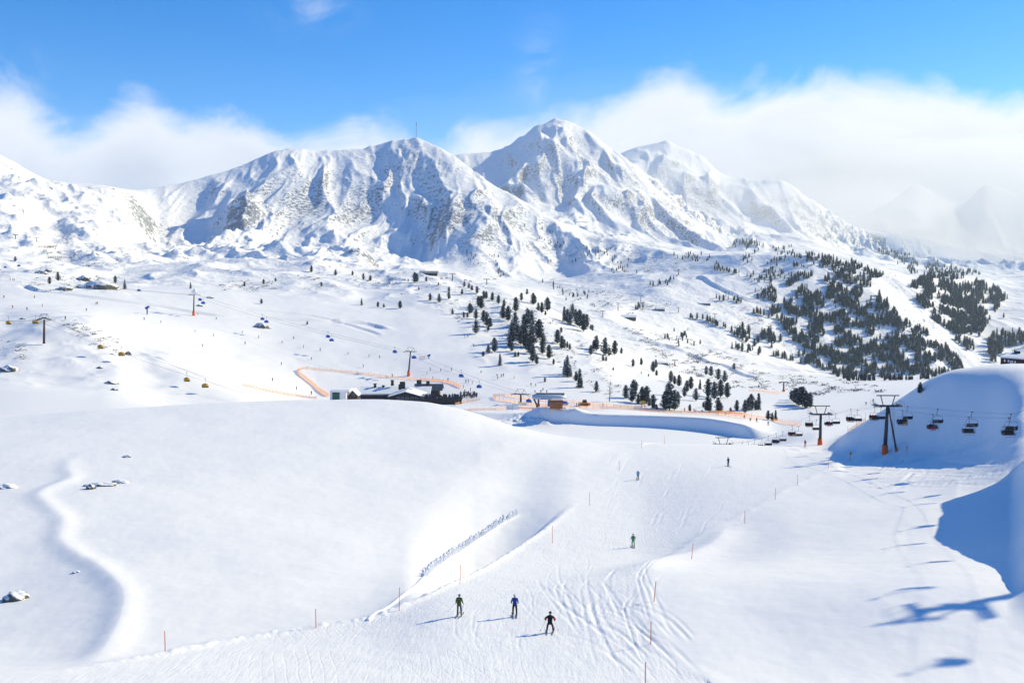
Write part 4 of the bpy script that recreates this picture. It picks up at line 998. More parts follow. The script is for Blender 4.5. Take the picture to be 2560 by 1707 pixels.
def tower(p, zc, lean, label, brace=True, halfarm=2.3):
    """zc: height of the cross-arm above p"""
    o = thing('lift_tower', p, label, 'lift tower', 'towers of the four-seat chairlift')
    b = MB(); b.tube([(0, 0, .9), (lean, 0, zc - .2)], [.42, .30], 12); b.build('post', STEEL, o, True)
    b = MB(); b.tube([(-.02, 0, -1.0), (0, 0, 1.65)], [.68, .58], 14); b.build('orange_padding', ORANGE, o, True)
    b = MB(); b.box((lean, 0, zc), (halfarm * 2 + .3, .45, .38)); b.build('crossarm', STEEL, o)
    for sx in (-1, 1):
        t = MB(); t.box((lean + sx * halfarm, 0, zc + .32), (.14, 3.2, .22))
        w = []
        for k in range(6):
            y = -1.4 + .56 * k; t.tube([(lean + sx * halfarm - .07, y, zc + .10), (lean + sx * halfarm + .07, y, zc + .10)], .21, 10)
        t.build('sheave_train', GALV, o)
        g = MB(); g.tube([(lean + sx * .9, 0, zc + .1), (lean + sx * 1.45, 0, zc + 2.05)], .10, 6); g.build('gantry_strut', STEEL, o)
        c = MB(); c.box((lean + sx * (halfarm + .42), 0, zc + .05), (.5, 3.0, .06))
        for y in (-1.4, -.5, .5, 1.4): c.tube([(lean + sx * (halfarm + .64), y, zc + .05), (lean + sx * (halfarm + .64), y, zc + .95)], .025, 5)
        c.tube([(lean + sx * (halfarm + .64), -1.4, zc + .95), (lean + sx * (halfarm + .64), 1.4, zc + .95)], .025, 5); c.build('catwalk', GALV, o)
    b = MB(); b.box((lean, 0, zc + 2.12), (4.6, .22, .2)); b.build('gantry_beam', STEEL, o)
    if brace:
        b = MB(); b.tube([(1.9, -1.2, .6), (lean + .25, 0, zc - .3)], [.20, .16], 10); b.build('brace_post', STEEL, o, True)
        b = MB(); b.tube([(1.95, -1.25, -.9), (1.88, -1.18, 1.15)], [.36, .30], 12); b.build('brace_padding', ORANGE, o, True)
        b = MB()
        for dx in (-.22, .22): b.tube([(lean + 1.15 + dx, .1, zc), (1.55 + dx, -.2, 2.6)], .03, 5)
        for k in range(20):
            t = k / 19; b.tube([((lean + 1.15) * (1 - t) + 1.55 * t - .22, .1 - .3 * t, zc * (1 - t) + 2.6 * t), ((lean + 1.15) * (1 - t) + 1.55 * t + .22, .1 - .3 * t, zc * (1 - t) + 2.6 * t)], .018, 4)
        b.build('ladder', GALV, o)
    return o
z1 = LP[-11 + 0].z if False else on_rope(LX, 2194, 1014).z
tower(T1P, z1 - T1P.z - .1, .35, 'big dark lift tower with slanting brace, ladder and orange feet before the shaded hill')
z0 = on_rope(LX, 2033, 1036).z
tower(T0P, z0 - T0P.z - .1, .05, 'dark lift tower with one orange foot, left of the big braced tower', False, 2.3)
p_ = at(1808, 1109, 288)
tower(Vector((p_.x, p_.y, p_.z - 6)), 6 - .3, 0, 'dark lift tower of which only the cross-arm shows above the piste crest', False, 2.1)
tower(Vector((T2.x, T2.y, hgt(T2.x, T2.y))), float(np.interp(T2.y, RY, RZ)) - hgt(T2.x, T2.y) - .2, .2, 'lift tower outside the picture on the right, throwing the long tower shadow at lower right')


# ------------------------------------------------------------------ the blue and the yellow chairlift across the valley
def simple_tower(x, y, ytop, label, orange=True, dmin=270, arms='flat', snow=False, lean=0.0, w=5.6):
    p = hit(x, y, dmin); Hh = (y - ytop) / F * p.y
    o = thing('lift_tower', p, label, 'lift tower', 'towers of the bubble chairlifts', -.35); r = .45
    b = MB(); b.tube([(0, 0, .5), (lean, 0, Hh - .9)], [r, r * .7], 10); b.build('post', STEEL if orange else WOOD, o, True)
    if orange: b = MB(); b.tube([(-.02, 0, -1), (lean * .2, 0, Hh * .2)], [.85, .72], 12); b.build('orange_padding', ORANGE, o, True)
    b = MB()
    if arms == 'flat':
        b.box((lean, 0, Hh - .8), (w, .5, .4))
    else:
        b.tube([(lean - w / 2, 0, Hh - 1.2), (lean, 0, Hh - .3)], .28, 6); b.tube([(lean, 0, Hh - .3), (lean + w / 2, 0, Hh - 1.2)], .28, 6)
    b.build('crossarm', STEEL, o)
    for sx in (-1, 1):
        t = MB(); t.box((lean + sx * w / 2, 0, Hh - .9 if arms == 'flat' else Hh - 1.3), (.3, 4.2, .35)); t.box((lean + sx * (w / 2 - .5), 0, Hh - .7), (.7, 3.6, .08)); t.build('sheave_train', GALV, o)
    b = MB()
    for sx in (-1, 1): b.tube([(lean + sx * .6, 0, Hh - .6), (lean + sx * 1.5, 0, Hh + 1.2)], .10, 5); b.tube([(lean + sx * 1.5, 0, Hh + 1.2), (lean + sx * 2.5, 0, Hh - .6)], .08, 5)
    b.tube([(lean - 1.6, 0, Hh + 1.2), (lean + 1.6, 0, Hh + 1.2)], .09, 5); b.build('gantry', GALV, o)
    if snow:
        bm = bmesh.new(); bmesh.ops.create_icosphere(bm, subdivisions=3, radius=1.2)
        for v in bm.verts: v.co = Vector((v.co.x * 1.1 + lean + .5, v.co.y, v.co.z * 1.5 + Hh + .7)) * (1 + .02 * rnd.random())
        me = bpy.data.meshes.new('snow_cap'); bm.to_mesh(me); bm.free(); me.materials.append(RIME); put('snow_cap', me, (0, 0, 0), 0, 1, o)
    return o, p, Hh
o, BT1, h1 = simple_tower(484, 789, 733, 'blue-chair lift tower with orange foot and a clump of snow on its head', snow=True, lean=.6)
o, BT2, h2 = simple_tower(1021, 940, 874, 'leaning blue-chair lift tower with red-orange foot above the lodge', lean=1.3)
o, BT3, h3 = simple_tower(1302, 1010, 980, 'lift tower in front of the pale-roofed station', orange=False, w=7.0)
o, YT1, h4 = simple_tower(110, 862, 792, 'brown lift tower with drooping arms on the left hill, no orange foot', orange=False, arms='droop', lean=.5, w=7)


def bubble_chair(me_b, loc, label, group, rz):
    o = thing('bubble_chair', loc, label, 'bubble chair', group, rz, .82)
    for n, me in me_b: put(n, me, (0, 0, 0), 0, 1, o)
def bubble_parts(col):
    h = MB(); h.tube([(0, 0, .1), (.1, .05, -1.2), (0, 0, -2.2)], .06, 6); h.box((0, 0, 0), (.3, .5, .3))
    d = MB(); n = 12; v = []; f = []
    for i in range(6):
        a = -.45 + (math.pi / 2 + .3) * i / 5
        for k in range(n): v.append((1.55 * math.cos(a) * math.cos(2 * math.pi * k / n), 1.0 * math.cos(a) * math.sin(2 * math.pi * k / n), -3.1 + .95 * math.sin(a)))
    for i in range(5):
        for k in range(n): f.append((i * n + k, i * n + (k + 1) % n, i * n + n + (k + 1) % n, i * n + n + k))
    d.add(v, f)
    s_ = MB(); s_.box((0, 0, -3.9), (2.7, .6, .18)); s_.box((0, .38, -3.45), (2.7, .15, .7)); s_.tube([(-1.35, 0, -3.9), (-1.4, 0, -2.9), (0, 0, -2.2), (1.4, 0, -2.9), (1.35, 0, -3.9)], .06, 5)
    return [('hanger', h.mesh('hanger', STEEL)), ('bubble', d.mesh('bubble', col, True)), ('seat', s_.mesh('seat', BLACK))]
BB, YB = bubble_parts(BLUEP), bubble_parts(YELLOWP)
def rope_between(pts, r, label, group):
    b = MB(); full = []
    for a, c in zip(pts[:-1], pts[1:]):
        for k in range(8):
            t = k / 8; q = a.lerp(c, t); q.z -= 4 * t * (1 - t) * (c - a).length * .012; full.append(q)
    full.append(pts[-1]); b.tube(full, r, 4); return tag(b.build('lift_cable', ROPE), label, 'cable', group)
b1 = BT1 + Vector((0, 0, h1 - 1)); b2 = BT2 + Vector((0, 0, h2 - 1)); b3 = BT3 + Vector((0, 0, h3 - .8)); b0 = at(-200, 628, 900)
for sx, nm in ((-2.8, 'left'), (2.8, 'right')):
    of = Vector((sx, sx * -.3, 0)); rope_between([b0 + of, b1 + of, b2 + of, b3 + of, at(1400, 995, BT3.y + 14) + of * .6], .035, 'thin %s-hand rope of the blue-chair lift across the valley' % nm, 'ropes of the bubble chairlifts')
def chain_d(x):
    return float(np.interp(x, [-200, 484, 1021, 1302], [900, BT1.y, BT2.y, BT3.y]))
BL = [(13, 668), (47, 664), (160, 703), (195, 697), (347, 726), (352, 734), (500, 749), (508, 757), (656, 797), (666, 804), (820, 841), (829, 850), (987, 879), (1035, 893), (1153, 939), (1198, 966), (1322, 1002)]
for i, (x, y) in enumerate(BL):
    d = chain_d(x); c = at(x, y, d) + Vector((0, 0, 2.6))
    bubble_chair(BB, c, 'chair under a blue bubble, %s from the left along the rope of the blue-chair lift' % nth(i), 'blue bubble chairs', -.35 + (.5 if i % 2 else 0))
y0 = YT1 + Vector((0, 0, h4 - 1.3)); ya = at(-200, 782, 470); yb = at(640, 985, 345)
for sx, nm in ((-3.2, 'left'), (3.2, 'right')):
    of = Vector((sx, sx * -.3, 0)); rope_between([ya + of, y0 + of, yb + of], .035, 'thin %s-hand rope of the yellow-chair lift on the left hill' % nm, 'ropes of the bubble chairlifts')
YL = [(21, 807, 410), (89, 805, 390), (251, 867, 372), (304, 885, 368), (467, 949, 355), (513, 964, 350)]
for i, (x, y, d) in enumerate(YL):
    bubble_chair(YB, at(x, y, d) + Vector((0, 0, 2.6)), 'chair under a yellow bubble, %s from the left on the left hill' % nth(i), 'yellow bubble chairs', -.3 + (.6 if i % 2 else 0))

# ------------------------------------------------------------------ snow cannon
p = hit(368, 786, 270); o = thing('snow_cannon', p, 'blue snow cannon on a blue post on the wide left slope', 'snow cannon', None, -.4)
b = MB(); b.tube([(0, 0, -.5), (0, 0, 3.2)], .32, 10); b.build('post', BLUEC, o, True)
b = MB(); b.tube([(-.9, 0, 3.4), (1.3, 0, 4.4)], [.75, .6], 14); b.build('barrel', BLUEC, o, True)
b = MB(); b.box((0, 0, 3.1), (.9, .8, .35)); b.tube([(-.2, .5, 1.4), (-.2, .5, 2.2)], .3, 8); b.build('control_box', BLUEC, o)
p = hit(1062, 896, 270); o = thing('snow_cannon', p + Vector((2.2, 0, 0)), 'dark blue snow cannon at the end of a small net fence below the tree rib', 'snow cannon', None, .5)
b = MB(); b.tube([(0, 0, -.5), (0, 0, 1.2)], .25, 8); b.build('post', BLUEC, o); b = MB(); b.tube([(-.7, 0, 1.3), (.8, 0, 1.9)], [.65, .5], 12); b.build('barrel', BLUEC, o)

# ------------------------------------------------------------------ net fences
def net(pxs, h_, label, bright=False, dmin=290, sag=.1):
    h_ *= .74
    P_ = [hit(x, y, dmin) for x, y in pxs]; O_ = P_[0].copy(); o = thing('net_fence', O_, label, 'net fence', 'orange net fences along the pistes')
    pts = []
    for a, c in zip(P_[:-1], P_[1:]):
        n = max(1, int((c - a).length / 2.5))
        for k in range(n):
            q = a.lerp(c, k / n); q.z = hgt(q.x, q.y); pts.append(q)
    q = P_[-1]; pts.append(q)
    pts = [q - O_ for q in pts]
    b = MB(); v = []; f = []
    for i, q in enumerate(pts):
        j_ = h_ * (1 - .08 * rnd.random())
        for dy in (0, .05): v += [(q.x, q.y + dy, q.z + .1), (q.x, q.y + dy, q.z + j_)]
    for i in range(len(pts) - 1):
        a = 4 * i; f += [(a, a + 4, a + 5, a + 1), (a + 3, a + 7, a + 6, a + 2), (a + 1, a + 5, a + 7, a + 3)]
    b.add(v, f); b.build('net', NETB if bright else NETM, o)
    st = max(1, int(len(pts) / 100) + 1)
    for q in pts[::st]:
        s_ = MB(); s_.tube([(0, 0, -.3), (0, 0, h_ + .2)], .035, 4)
        if 'pm_' not in net.__dict__: net.pm_ = s_.mesh('post', ORANGE)
        put('post', net.pm_, q, 0, (1, 1, (h_ + .3) / 1.8 if False else 1), o)
net([(822, 992), (785, 965), (750, 938), (745, 927)], 2.2, 'bright orange net fence running down the left side of the loop above the lodge', True)
net([(745, 927), (757, 923), (768, 922), (814, 927), (878, 933), (936, 940), (994, 947), (1051, 951)], 1.6, 'faded orange net fence along the upper side of the loop above the lodge')
net([(1051, 951), (1109, 955), (1135, 961), (1152, 970)], 1.7, 'brighter orange net fence behind the lodge terrace', True)
net([(608, 966), (681, 981), (739, 991), (791, 998)], 1.7, 'orange net fence running down to the snow dome, left of the loop')
net([(1233, 992), (1262, 990), (1296, 996), (1364, 1003), (1418, 1006), (1466, 1011), (1534, 1017), (1606, 1022)], 1.6, 'upper orange net fence behind the pale-roofed lift station')
net([(1233, 992), (1240, 1001), (1296, 1010), (1364, 1016), (1430, 1018)], 1.6, 'orange net fence curving in front of the lift station')
net([(1160, 1032), (1240, 1026), (1300, 1022), (1364, 1019), (1449, 1020)], 1.5, 'orange net fence between the lodge and the heap of ploughed snow')
net([(1449, 1020), (1500, 1023), (1602, 1028), (1704, 1033), (1786, 1038), (1840, 1043), (1891, 1052)], 1.6, 'long orange net fence along the top of the reservoir bank')
net([(1772, 1031), (1823, 1034), (1862, 1039)], 1.6, 'bright orange double net under the conifers above the bank', True)
net([(1862, 1039), (1930, 1050), (2003, 1064)], 1.4, 'orange net fence dropping right past the three small conifers')
net([(1138, 1013), (1167, 1006), (1200, 1001)], 1.5, 'short orange net fence right of the lodge terrace')
net([(2119, 1092), (2163, 1095)], 1.2, 'short orange net fence between the two orange-footed towers', False, 240)
net([(1872, 978), (1910, 980), (1950, 985)], 1.5, 'faded orange net fence left of the far dark pole', False, 400)
net([(1048, 897), (1062, 895)], 1.6, 'tiny orange net beside the dark blue snow cannon')


# ------------------------------------------------------------------ buildings
def gable(b, x0, x1, y0, y1, ze, zr, along='x', over=.5, th=.25, m=0):
    """two roof slabs over a rectangle, ridge along x or y"""
    if along == 'y':
        xm = (x0 + x1) / 2; ya, yb = y0 - over, y1 + over
        k = (zr - ze) / (xm - x0)
        for s_, xe in ((-1, x0 - over), (1, x1 + over)):
            zE = ze - over * k
            v = [(xe, ya, zE), (xm, ya, zr), (xm, yb, zr), (xe, yb, zE)]; v += [(p[0], p[1], p[2] + th) for p in v]
            b.add(v, [(0, 3, 2, 1), (4, 5, 6, 7), (0, 1, 5, 4), (1, 2, 6, 5), (2, 3, 7, 6), (3, 0, 4, 7)] if s_ < 0 else [(0, 1, 2, 3), (7, 6, 5, 4), (4, 5, 1, 0), (5, 6, 2, 1), (6, 7, 3, 2), (7, 4, 0, 3)], m)
    else:
        ym = (y0 + y1) / 2; xa, xb = x0 - over, x1 + over
        k = (zr - ze) / (ym - y0)
        for s_, yE in ((-1, y0 - over), (1, y1 + over)):
            zE = ze - over * k
            v = [(xa, yE, zE), (xb, yE, zE), (xb, ym, zr), (xa, ym, zr)]; v += [(p[0], p[1], p[2] + th) for p in v]
            b.add(v, [(0, 3, 2, 1), (4, 5, 6, 7), (0, 1, 5, 4), (1, 2, 6, 5), (2, 3, 7, 6), (3, 0, 4, 7)] if s_ < 0 else [(0, 1, 2, 3), (7, 6, 5, 4), (4, 5, 1, 0), (5, 6, 2, 1), (6, 7, 3, 2), (7, 4, 0, 3)], m)


def walls(b, x0, x1, y0, y1, z0, ze, zr=None, along='y', m=0):
    v = [(x0, y0, z0), (x1, y0, z0), (x1, y1, z0), (x0, y1, z0), (x0, y0, ze), (x1, y0, ze), (x1, y1, ze), (x0, y1, ze)]
    f = [(0, 1, 5, 4), (1, 2, 6, 5), (2, 3, 7, 6), (3, 0, 4, 7), (3, 2, 1, 0), (4, 5, 6, 7)]
    if zr is not None:
        if along == 'y': v += [((x0 + x1) / 2, y0, zr), ((x0 + x1) / 2, y1, zr)]; f = f[:5] + [(4, 5, 8), (6, 7, 9), (5, 6, 9, 8), (7, 4, 8, 9)]
        else: v += [(x0, (y0 + y1) / 2, zr), (x1, (y0 + y1) / 2, zr)]; f = f[:5] + [(7, 4, 8), (5, 6, 9), (4, 5, 9, 8), (6, 7, 8, 9)]
    b.add(v, f, m)


def px_m(d): return d / F
# the timber lodge behind the snow dome: local metres, origin under the middle of its big gable
LD = 418.0; LO = at(1018, 1004, LD); LO.z = hgt(LO.x, LO.y)
k = px_m(LD)
def lx(x): return (x - 1018) * k
def lz(y): return at(1018, y, LD).z - LO.z
o = thing('mountain_lodge', LO, 'dark timber lodge with a wide snowy gable beside the crowded terrace', 'lodge')
b = MB(); walls(b, lx(975), lx(1052), 0, 16, -1.5, lz(993), lz(981.5), 'y'); b.build('wall', WOOD, o)
rf = MB(); gable(rf, lx(972), lx(1056), -.6, 16, lz(992.5), lz(980), 'y', .4, .45); rf = rf.build('roof', ROOFSNOW, o)
b = MB()
b.tube([(lx(970), -1.1, lz(993)), (lx(1014), -1.1, lz(980.6))], .22, 5); b.tube([(lx(1014), -1.1, lz(980.6)), (lx(1058), -1.1, lz(993))], .22, 5); b.build('verge_board', BLACK, rf)
for x in (996, 1006, 1018, 1030, 1041):
    f_ = MB(); f_.box((lx(x), -.06, lz(996)), (1.25, .12, 1.3)); f_ = f_.build('window', GALV, o); g_ = MB(); g_.box((lx(x), -.13, lz(996)), (.95, .05, 1.05)); g_.build('pane', GLASS, f_)
b = MB(); b.box((lx(1041), 13, lz(964) + .2), (2.0, 1.6, 1.8)); b.box((lx(1000), 10, lz(969)), (2.2, 2.0, 3.0)); b.box((lx(994), 9, lz(973)), (1.2, 1.2, 2.2)); b.build('chimney', BLACK, rf)
o2 = thing('lodge_wing', LO + Vector((0, 18, 0)), 'broad low snow-covered roof of the lodge wing, dotted with chimneys', 'lodge wing')
k2 = px_m(LD + 18); fz = lambda y: at(1018, y, LD + 18).z - LO.z
w_ = MB(); walls(w_, (890 - 1018) * k2, (1060 - 1018) * k2, 0, 14, -1.5, fz(986), fz(973), 'x'); w_.build('wall', WOOD, o2)
rf2 = MB(); gable(rf2, (888 - 1018) * k2, (1062 - 1018) * k2, 0, 14, fz(985), fz(972.5), 'x', .6, .5); rf2 = rf2.build('roof', ROOFSNOW, o2)
for x, y, w_, h_ in ((922, 968, 1.2, 2.6), (943, 969, 1.1, 1.5), (966, 958, 1.3, 2.2)):
    c = MB(); c.box(((x - 1018) * k2, 6.0, fz(y + 3)), (w_, w_, h_), 0, 0, .8); c.box(((x - 1018) * k2, 6.0, fz(y + 3) + h_ / 2 + .12), (w_ * 1.25, w_ * 1.25, .25)); c.build('chimney', BLACK, rf2)
# the long house with a dark blue slate roof behind the terrace
BO = at(1073, 985, LD + 24); BO.z = hgt(BO.x, BO.y); k3 = px_m(LD + 24); bz_ = lambda y: at(1073, y, LD + 24).z - BO.z
o3 = thing('slate_roofed_house', BO, 'long house with dark blue slate roof behind the crowded terrace', 'house')
w_ = MB(); walls(w_, (1042 - 1073) * k3, (1098 - 1073) * k3, 0, 8, -1.5, bz_(974), bz_(963), 'x'); w_.build('wall', WOOD, o3)
r3 = MB(); gable(r3, (1038 - 1073) * k3, (1103 - 1073) * k3, 0, 8, bz_(974), bz_(962.5), 'x', .7, .2); r3 = r3.build('roof', ROOFB, o3)
c = MB(); c.box((-.8, 3.2, bz_(960)), (1.5, 1.2, 2.2)); c.build('chimney', BLACK, r3)
c = MB(); c.box((-.8, 3.2, bz_(960) + 1.3), (1.7, 1.4, .4)); c.build('chimney_snow', ROOFSNOW, r3)
# small gable and the garage on the left
G1 = at(882, 990, LD); G1.z = hgt(G1.x, G1.y); gz = lambda y: at(882, y, LD).z - G1.z
o4 = thing('timber_shed', G1, 'small dark gable half sunk behind the snow dome, left of the lodge', 'shed')
w_ = MB(); walls(w_, -11 * k, 11 * k, 0, 7, -1.5, gz(988), gz(977), 'y'); w_.build('wall', WOOD, o4); r4 = MB(); gable(r4, -12.5 * k, 12.5 * k, -.4, 7, gz(988), gz(976), 'y', .3, .35); r4.build('roof', ROOFSNOW, o4)
w_ = MB(); w_.box((.3, -.06, gz(986)), (1.6, .1, 1.1)); w_.build('window', GLASS, o4)
G2 = at(845, 990, LD - 4); G2.z = hgt(G2.x, G2.y); gz2 = lambda y: at(845, y, LD - 4).z - G2.z
o5 = thing('garage', G2, 'white snow-covered garage with a green gate, left end of the lodge', 'garage')
w_ = MB(); w_.box((0, 4, (gz2(978) - 1.5) / 2), (40 * k, 8, gz2(978) + 1.5)); w_.build('wall', WHITE, o5)
w_ = MB(); w_.box((1.2, 4, gz2(978) + .35), (44 * k, 8.6, .7)); w_.build('roof', ROOFSNOW, o5)
w_ = MB(); w_.box((-5 * k, -.08, (gz2(981) - 1) / 2), (18 * k, .12, gz2(981) + 1)); gd = w_.build('gate', GREEN, o5)
w_ = MB(); w_.box((-5 * k, -.16, gz2(982.5)), (17 * k, .06, .5)); w_.build('lintel_panel', BLACK, gd)
# terrace
TO = at(1098, 1006, LD - 6); TO.z = hgt(TO.x, TO.y); tz = lambda y: at(1098, y, LD - 6).z - TO.z
ot = thing('sun_terrace', TO, 'dark plank terrace packed with people in front of the lodge', 'terrace')
X0, X1 = (1046 - 1098) * k, (1153 - 1098) * k
b = MB(); b.box(((X0 + X1) / 2, 7, tz(1003)), (X1 - X0, 14, .3)); b.build('deck', WOOD, ot)
b = MB(); b.box(((X0 + X1) / 2, .12, tz(1003) + .62), (X1 - X0, .12, 1.05)); b.build('railing', BLACK, ot)
b = MB(); b.box(((X0 + X1) / 2, .3, tz(1003) - 1.6), (X1 - X0, .2, 2.9)); b.build('skirting', BLACK, ot)
for i in range(9):
    b = MB(); b.box((X0 + (X1 - X0) * i / 8, .0, tz(1003) - .6), (.2, .2, 3.6)); b.build('post', WOOD, ot)
# the crowd
crowd_bm = []
low = []
def tiny_person(b, p, m, h_):
    a = rnd.uniform(0, 3); c, s_ = math.cos(a) * .16, math.sin(a) * .16
    b.tube([p + Vector((c * .6, s_ * .6, 0)), p + Vector((c, s_, h_ * .48))], [.08, .11], 5, 8); b.tube([p + Vector((-c * .6, -s_ * .6, 0)), p + Vector((-c, -s_, h_ * .48))], [.08, .11], 5, 8)
    b.tube([p + Vector((0, 0, h_ * .44)), p + Vector((0, 0, h_ * .62)), p + Vector((0, 0, h_ * .80)), p + Vector((0, 0, h_ * .86))], [.19, .22, .23, .08], 6, m)
    b.tube([p + Vector((c * 1.6, s_ * 1.6, h_ * .78)), p + Vector((c * 2.0, s_ * 2.0, h_ * .5))], [.07, .06], 4, m); b.tube([p + Vector((-c * 1.6, -s_ * 1.6, h_ * .78)), p + Vector((-c * 2.0, -s_ * 2.0, h_ * .5))], [.07, .06], 4, m)
    b.tube([p + Vector((0, 0, h_ * .85)), p + Vector((0, 0, h_ * .93)), p + Vector((0, 0, h_))], [.08, .11, .06], 6, 9)
b = MB()
for i in range(190):
    if i < 150: q = Vector((rnd.uniform(X0 + .5, X1 - .4), rnd.uniform(.5, 13.5), tz(1003) + .15)) + TO
    else:
        q = hit(rnd.uniform(1150, 1196), rnd.uniform(986, 997), 300)
    tiny_person(b, q, rnd.choice([0, 0, 0, 1, 1, 2, 3, 4, 5, 6, 7]), rnd.uniform(1.55, 1.85))
cr_o = b.build('crowd', [J['black'], J['dark'], J['red'], J['blue'], J['navy'], J['olive'], J['sky'], pm('jacket_tan', (.25, .15, .08), .8), T['black'], HB])
tag(cr_o, 'dense crowd in dark and coloured ski clothes on and beside the lodge terrace', 'crowd', None, 'stuff')

# the lift station with its long pale canopy
SO = hit(1395, 1019, 300); ks = px_m(SO.y); sz = lambda y: at(1395, y, SO.y).z - SO.z
os_ = thing('lift_station', SO, 'lift station with long pale canopy roof on orange-footed posts', 'lift station', None, -.05)
b = MB(); n = 10; v = []; f = []
xa, xb = (1330 - 1395) * ks, (1416 - 1395) * ks; zt, zb = sz(985), sz(998.5)
prof = [(-3.0, zb + .3), (-3.3, (zt + zb) / 2), (-2.2, zt - .2), (0, zt + .1), (2.2, zt - .2), (3.3, (zt + zb) / 2), (3.0, zb + .3), (0, zb)]
for x, sc_ in ((xa, .6), (xa + 1.5, 1), (xb - 2.5, 1), (xb, .55)):
    for y, z in prof: v.append((x, y * sc_, (zt + zb) / 2 + (z - (zt + zb) / 2) * sc_))
m_ = len(prof)
for i in range(3):
    for j in range(m_): f.append((i * m_ + j, i * m_ + (j + 1) % m_, (i + 1) * m_ + (j + 1) % m_, (i + 1) * m_ + j))
f += [tuple(range(m_))[::-1], tuple(3 * m_ + j for j in range(m_))]
b.add(v, f); cn_ = b.build('canopy', pm('pale_canopy', (.50, .56, .62), .35, .06), os_, True)
b = MB(); b.box(((xa + xb) / 2 + .4, .3, zt + .12), ((xb - xa) * .83, 2.2, .5)); b.build('skylight', GLASS, cn_)
b = MB()
for i in range(9): b.box((xa + (xb - xa) * (.28 + .035 * i), -3.22, (zt + zb) / 2 - .35), (.32, .06, .42))
b.build('lettering', pm('canopy_letter_blue', (.03, .10, .28), .5), cn_)
for x, ln in ((1342, .9), (1346, 0)):
    xx = (x - 1395) * ks; b = MB(); b.tube([(xx, 0, 1.0), (xx - ln * 1.4, 0, zb + .2)], .35, 8); b.build('post', STEEL, os_); b = MB(); b.tube([(xx + (.3 if ln else 0), 0, -.5), (xx, 0, 1.5)], .55, 8); b.build('post_padding', ORANGE, os_)
p = hit(1390, 1018, 300) + Vector((0, -1.5, 0)); o = thing('ticket_hut', p, 'plain orange-brown board hut under the right end of the station canopy', 'hut')
b = MB(); b.box((0, 0, 1.1), (27 * ks, 3, 2.4)); b.build('wall', WOODO, o); b = MB(); b.box((0, 0, 2.42), (27 * ks + .5, 3.5, .22)); b.build('roof', WOOD, o)
p = hit(1372, 1017, 300); o = thing('drive_motor', p, 'blue machine housing left of the brown hut at the station', 'machine'); b = MB(); b.box((0, 0, 1.4), (1.0, 1.2, 2.4), 0, .2, .7); b.tube([(0, 0, 2.5), (.5, 0, 3.2)], .35, 8); b.build('housing', BLUEC, o)
p = hit(1412, 1013, 300); o = thing('parked_bubble_chair', p + Vector((0, 0, 3.9)), 'blue bubble chair standing right of the brown hut at the station', 'bubble chair')
for n_, me in BB: put(n_, me, (0, 0, 0), 0, 1, o)
# information boards below the station
p = hit(1281, 1026, 300); o = thing('information_board', p, 'pair of pale panels on posts by the net, left of the ploughed heap', 'notice board')
for sx in (-1, 1): b = MB(); b.box((sx * 1.1, 0, 1.3), (2.0, .12, 1.9)); b.build('panel', WHITE, o)
for sx in (-2.1, 0, 2.1): b = MB(); b.tube([(sx, .12, -.4), (sx, .12, 2.4)], .09, 6); b.build('post', GALV, o)
p = hit(1608, 1019, 300); o = thing('warning_sign', p, 'yellow board with red and white posts in front of the tall conifers', 'sign')
b = MB(); b.box((0, 0, 2.2), (2.0, .1, 1.4)); b.build('board', YELLOW, o)
for sx in (-.7, .7): b = MB(); b.tube([(sx, .1, -.4), (sx, .1, 1.6)], .14, 6); b.build('post', REDP, o)
# snow groomer near the station
p = hit(1458, 1014, 300); o = thing('snow_groomer', p, 'small orange and yellow snow groomer by the nets right of the station', 'snow groomer', None, .3)
b = MB(); b.box((0, 0, .9), (3.6, 2.0, .8)); b.build('body', pm('groomer_yellow', (.80, .40, .03), .4), o); b = MB(); b.box((.6, 0, 1.8), (1.5, 1.8, 1.1), 0, 0, .8); c_ = b.build('cab', BLACK, o); b = MB(); b.box((.6, 0, 2.42), (1.3, 1.5, .1)); b.build('cab_roof', ORANGE, c_)
for sy in (-1.2, 1.2):
    b = MB(); b.tube([(-1.6, sy, .4), (1.6, sy, .4)], .42, 8); b.build('track', BLACK, o)
b = MB(); b.box((2.4, 0, .6), (.25, 3.2, .9)); b.build('blade', ORANGE, o)

# the brown building above the shaded hill on the right
HD = 262.0; HO = at(2538, 914, HD); kh = px_m(HD); hz = lambda y: at(2538, y, HD).z - HO.z
o = thing('brown_timber_building', HO, 'red-brown timber building with snowy roof and round white emblem on top of the right hill', 'building', None, -.44)
b = MB(); walls(b, (2506 - 2538) * kh, (2620 - 2538) * kh, 0, 9, -4, hz(895), None); b.build('wall', WOODR, o)
b = MB(); xa, xb = (2502 - 2538) * kh, (2640 - 2538) * kh
v = [(xa, -.7, hz(894.5)), (xb, -.7, hz(902) ), (xb - 2, 4.5, hz(886)), (xa + 2.6, 4.5, hz(887)), (xb, 9.6, hz(895)), (xa, 9.6, hz(895))]; v += [(q[0], q[1], q[2] + .35) for q in v]
b.add(v, [(3, 2, 1, 0), (6, 7, 8, 9), (5, 4, 2, 3), (9, 8, 10, 11), (0, 1, 7, 6), (1, 2, 8, 7), (3, 0, 6, 9), (2, 4, 10, 8), (4, 5, 11, 10), (5, 3, 9, 11)]); rr = b.build('roof', ROOFSNOW, o)
b = MB(); b.box(((2543 - 2538) * kh, 4, hz(884)), (13 * kh, 2, .9)); b.box(((2536.5 - 2538) * kh, 4, hz(881)), (.3, .3, .9)); b.build('chimney', BLACK, rr)
b = MB(); b.tube([((2529.5 - 2538) * kh, -.02, hz(905.5)), ((2529.5 - 2538) * kh, -.12, hz(905.5))], 4.2 * kh, 24); em = b.build('round_emblem', WHITE, o)
b = MB()
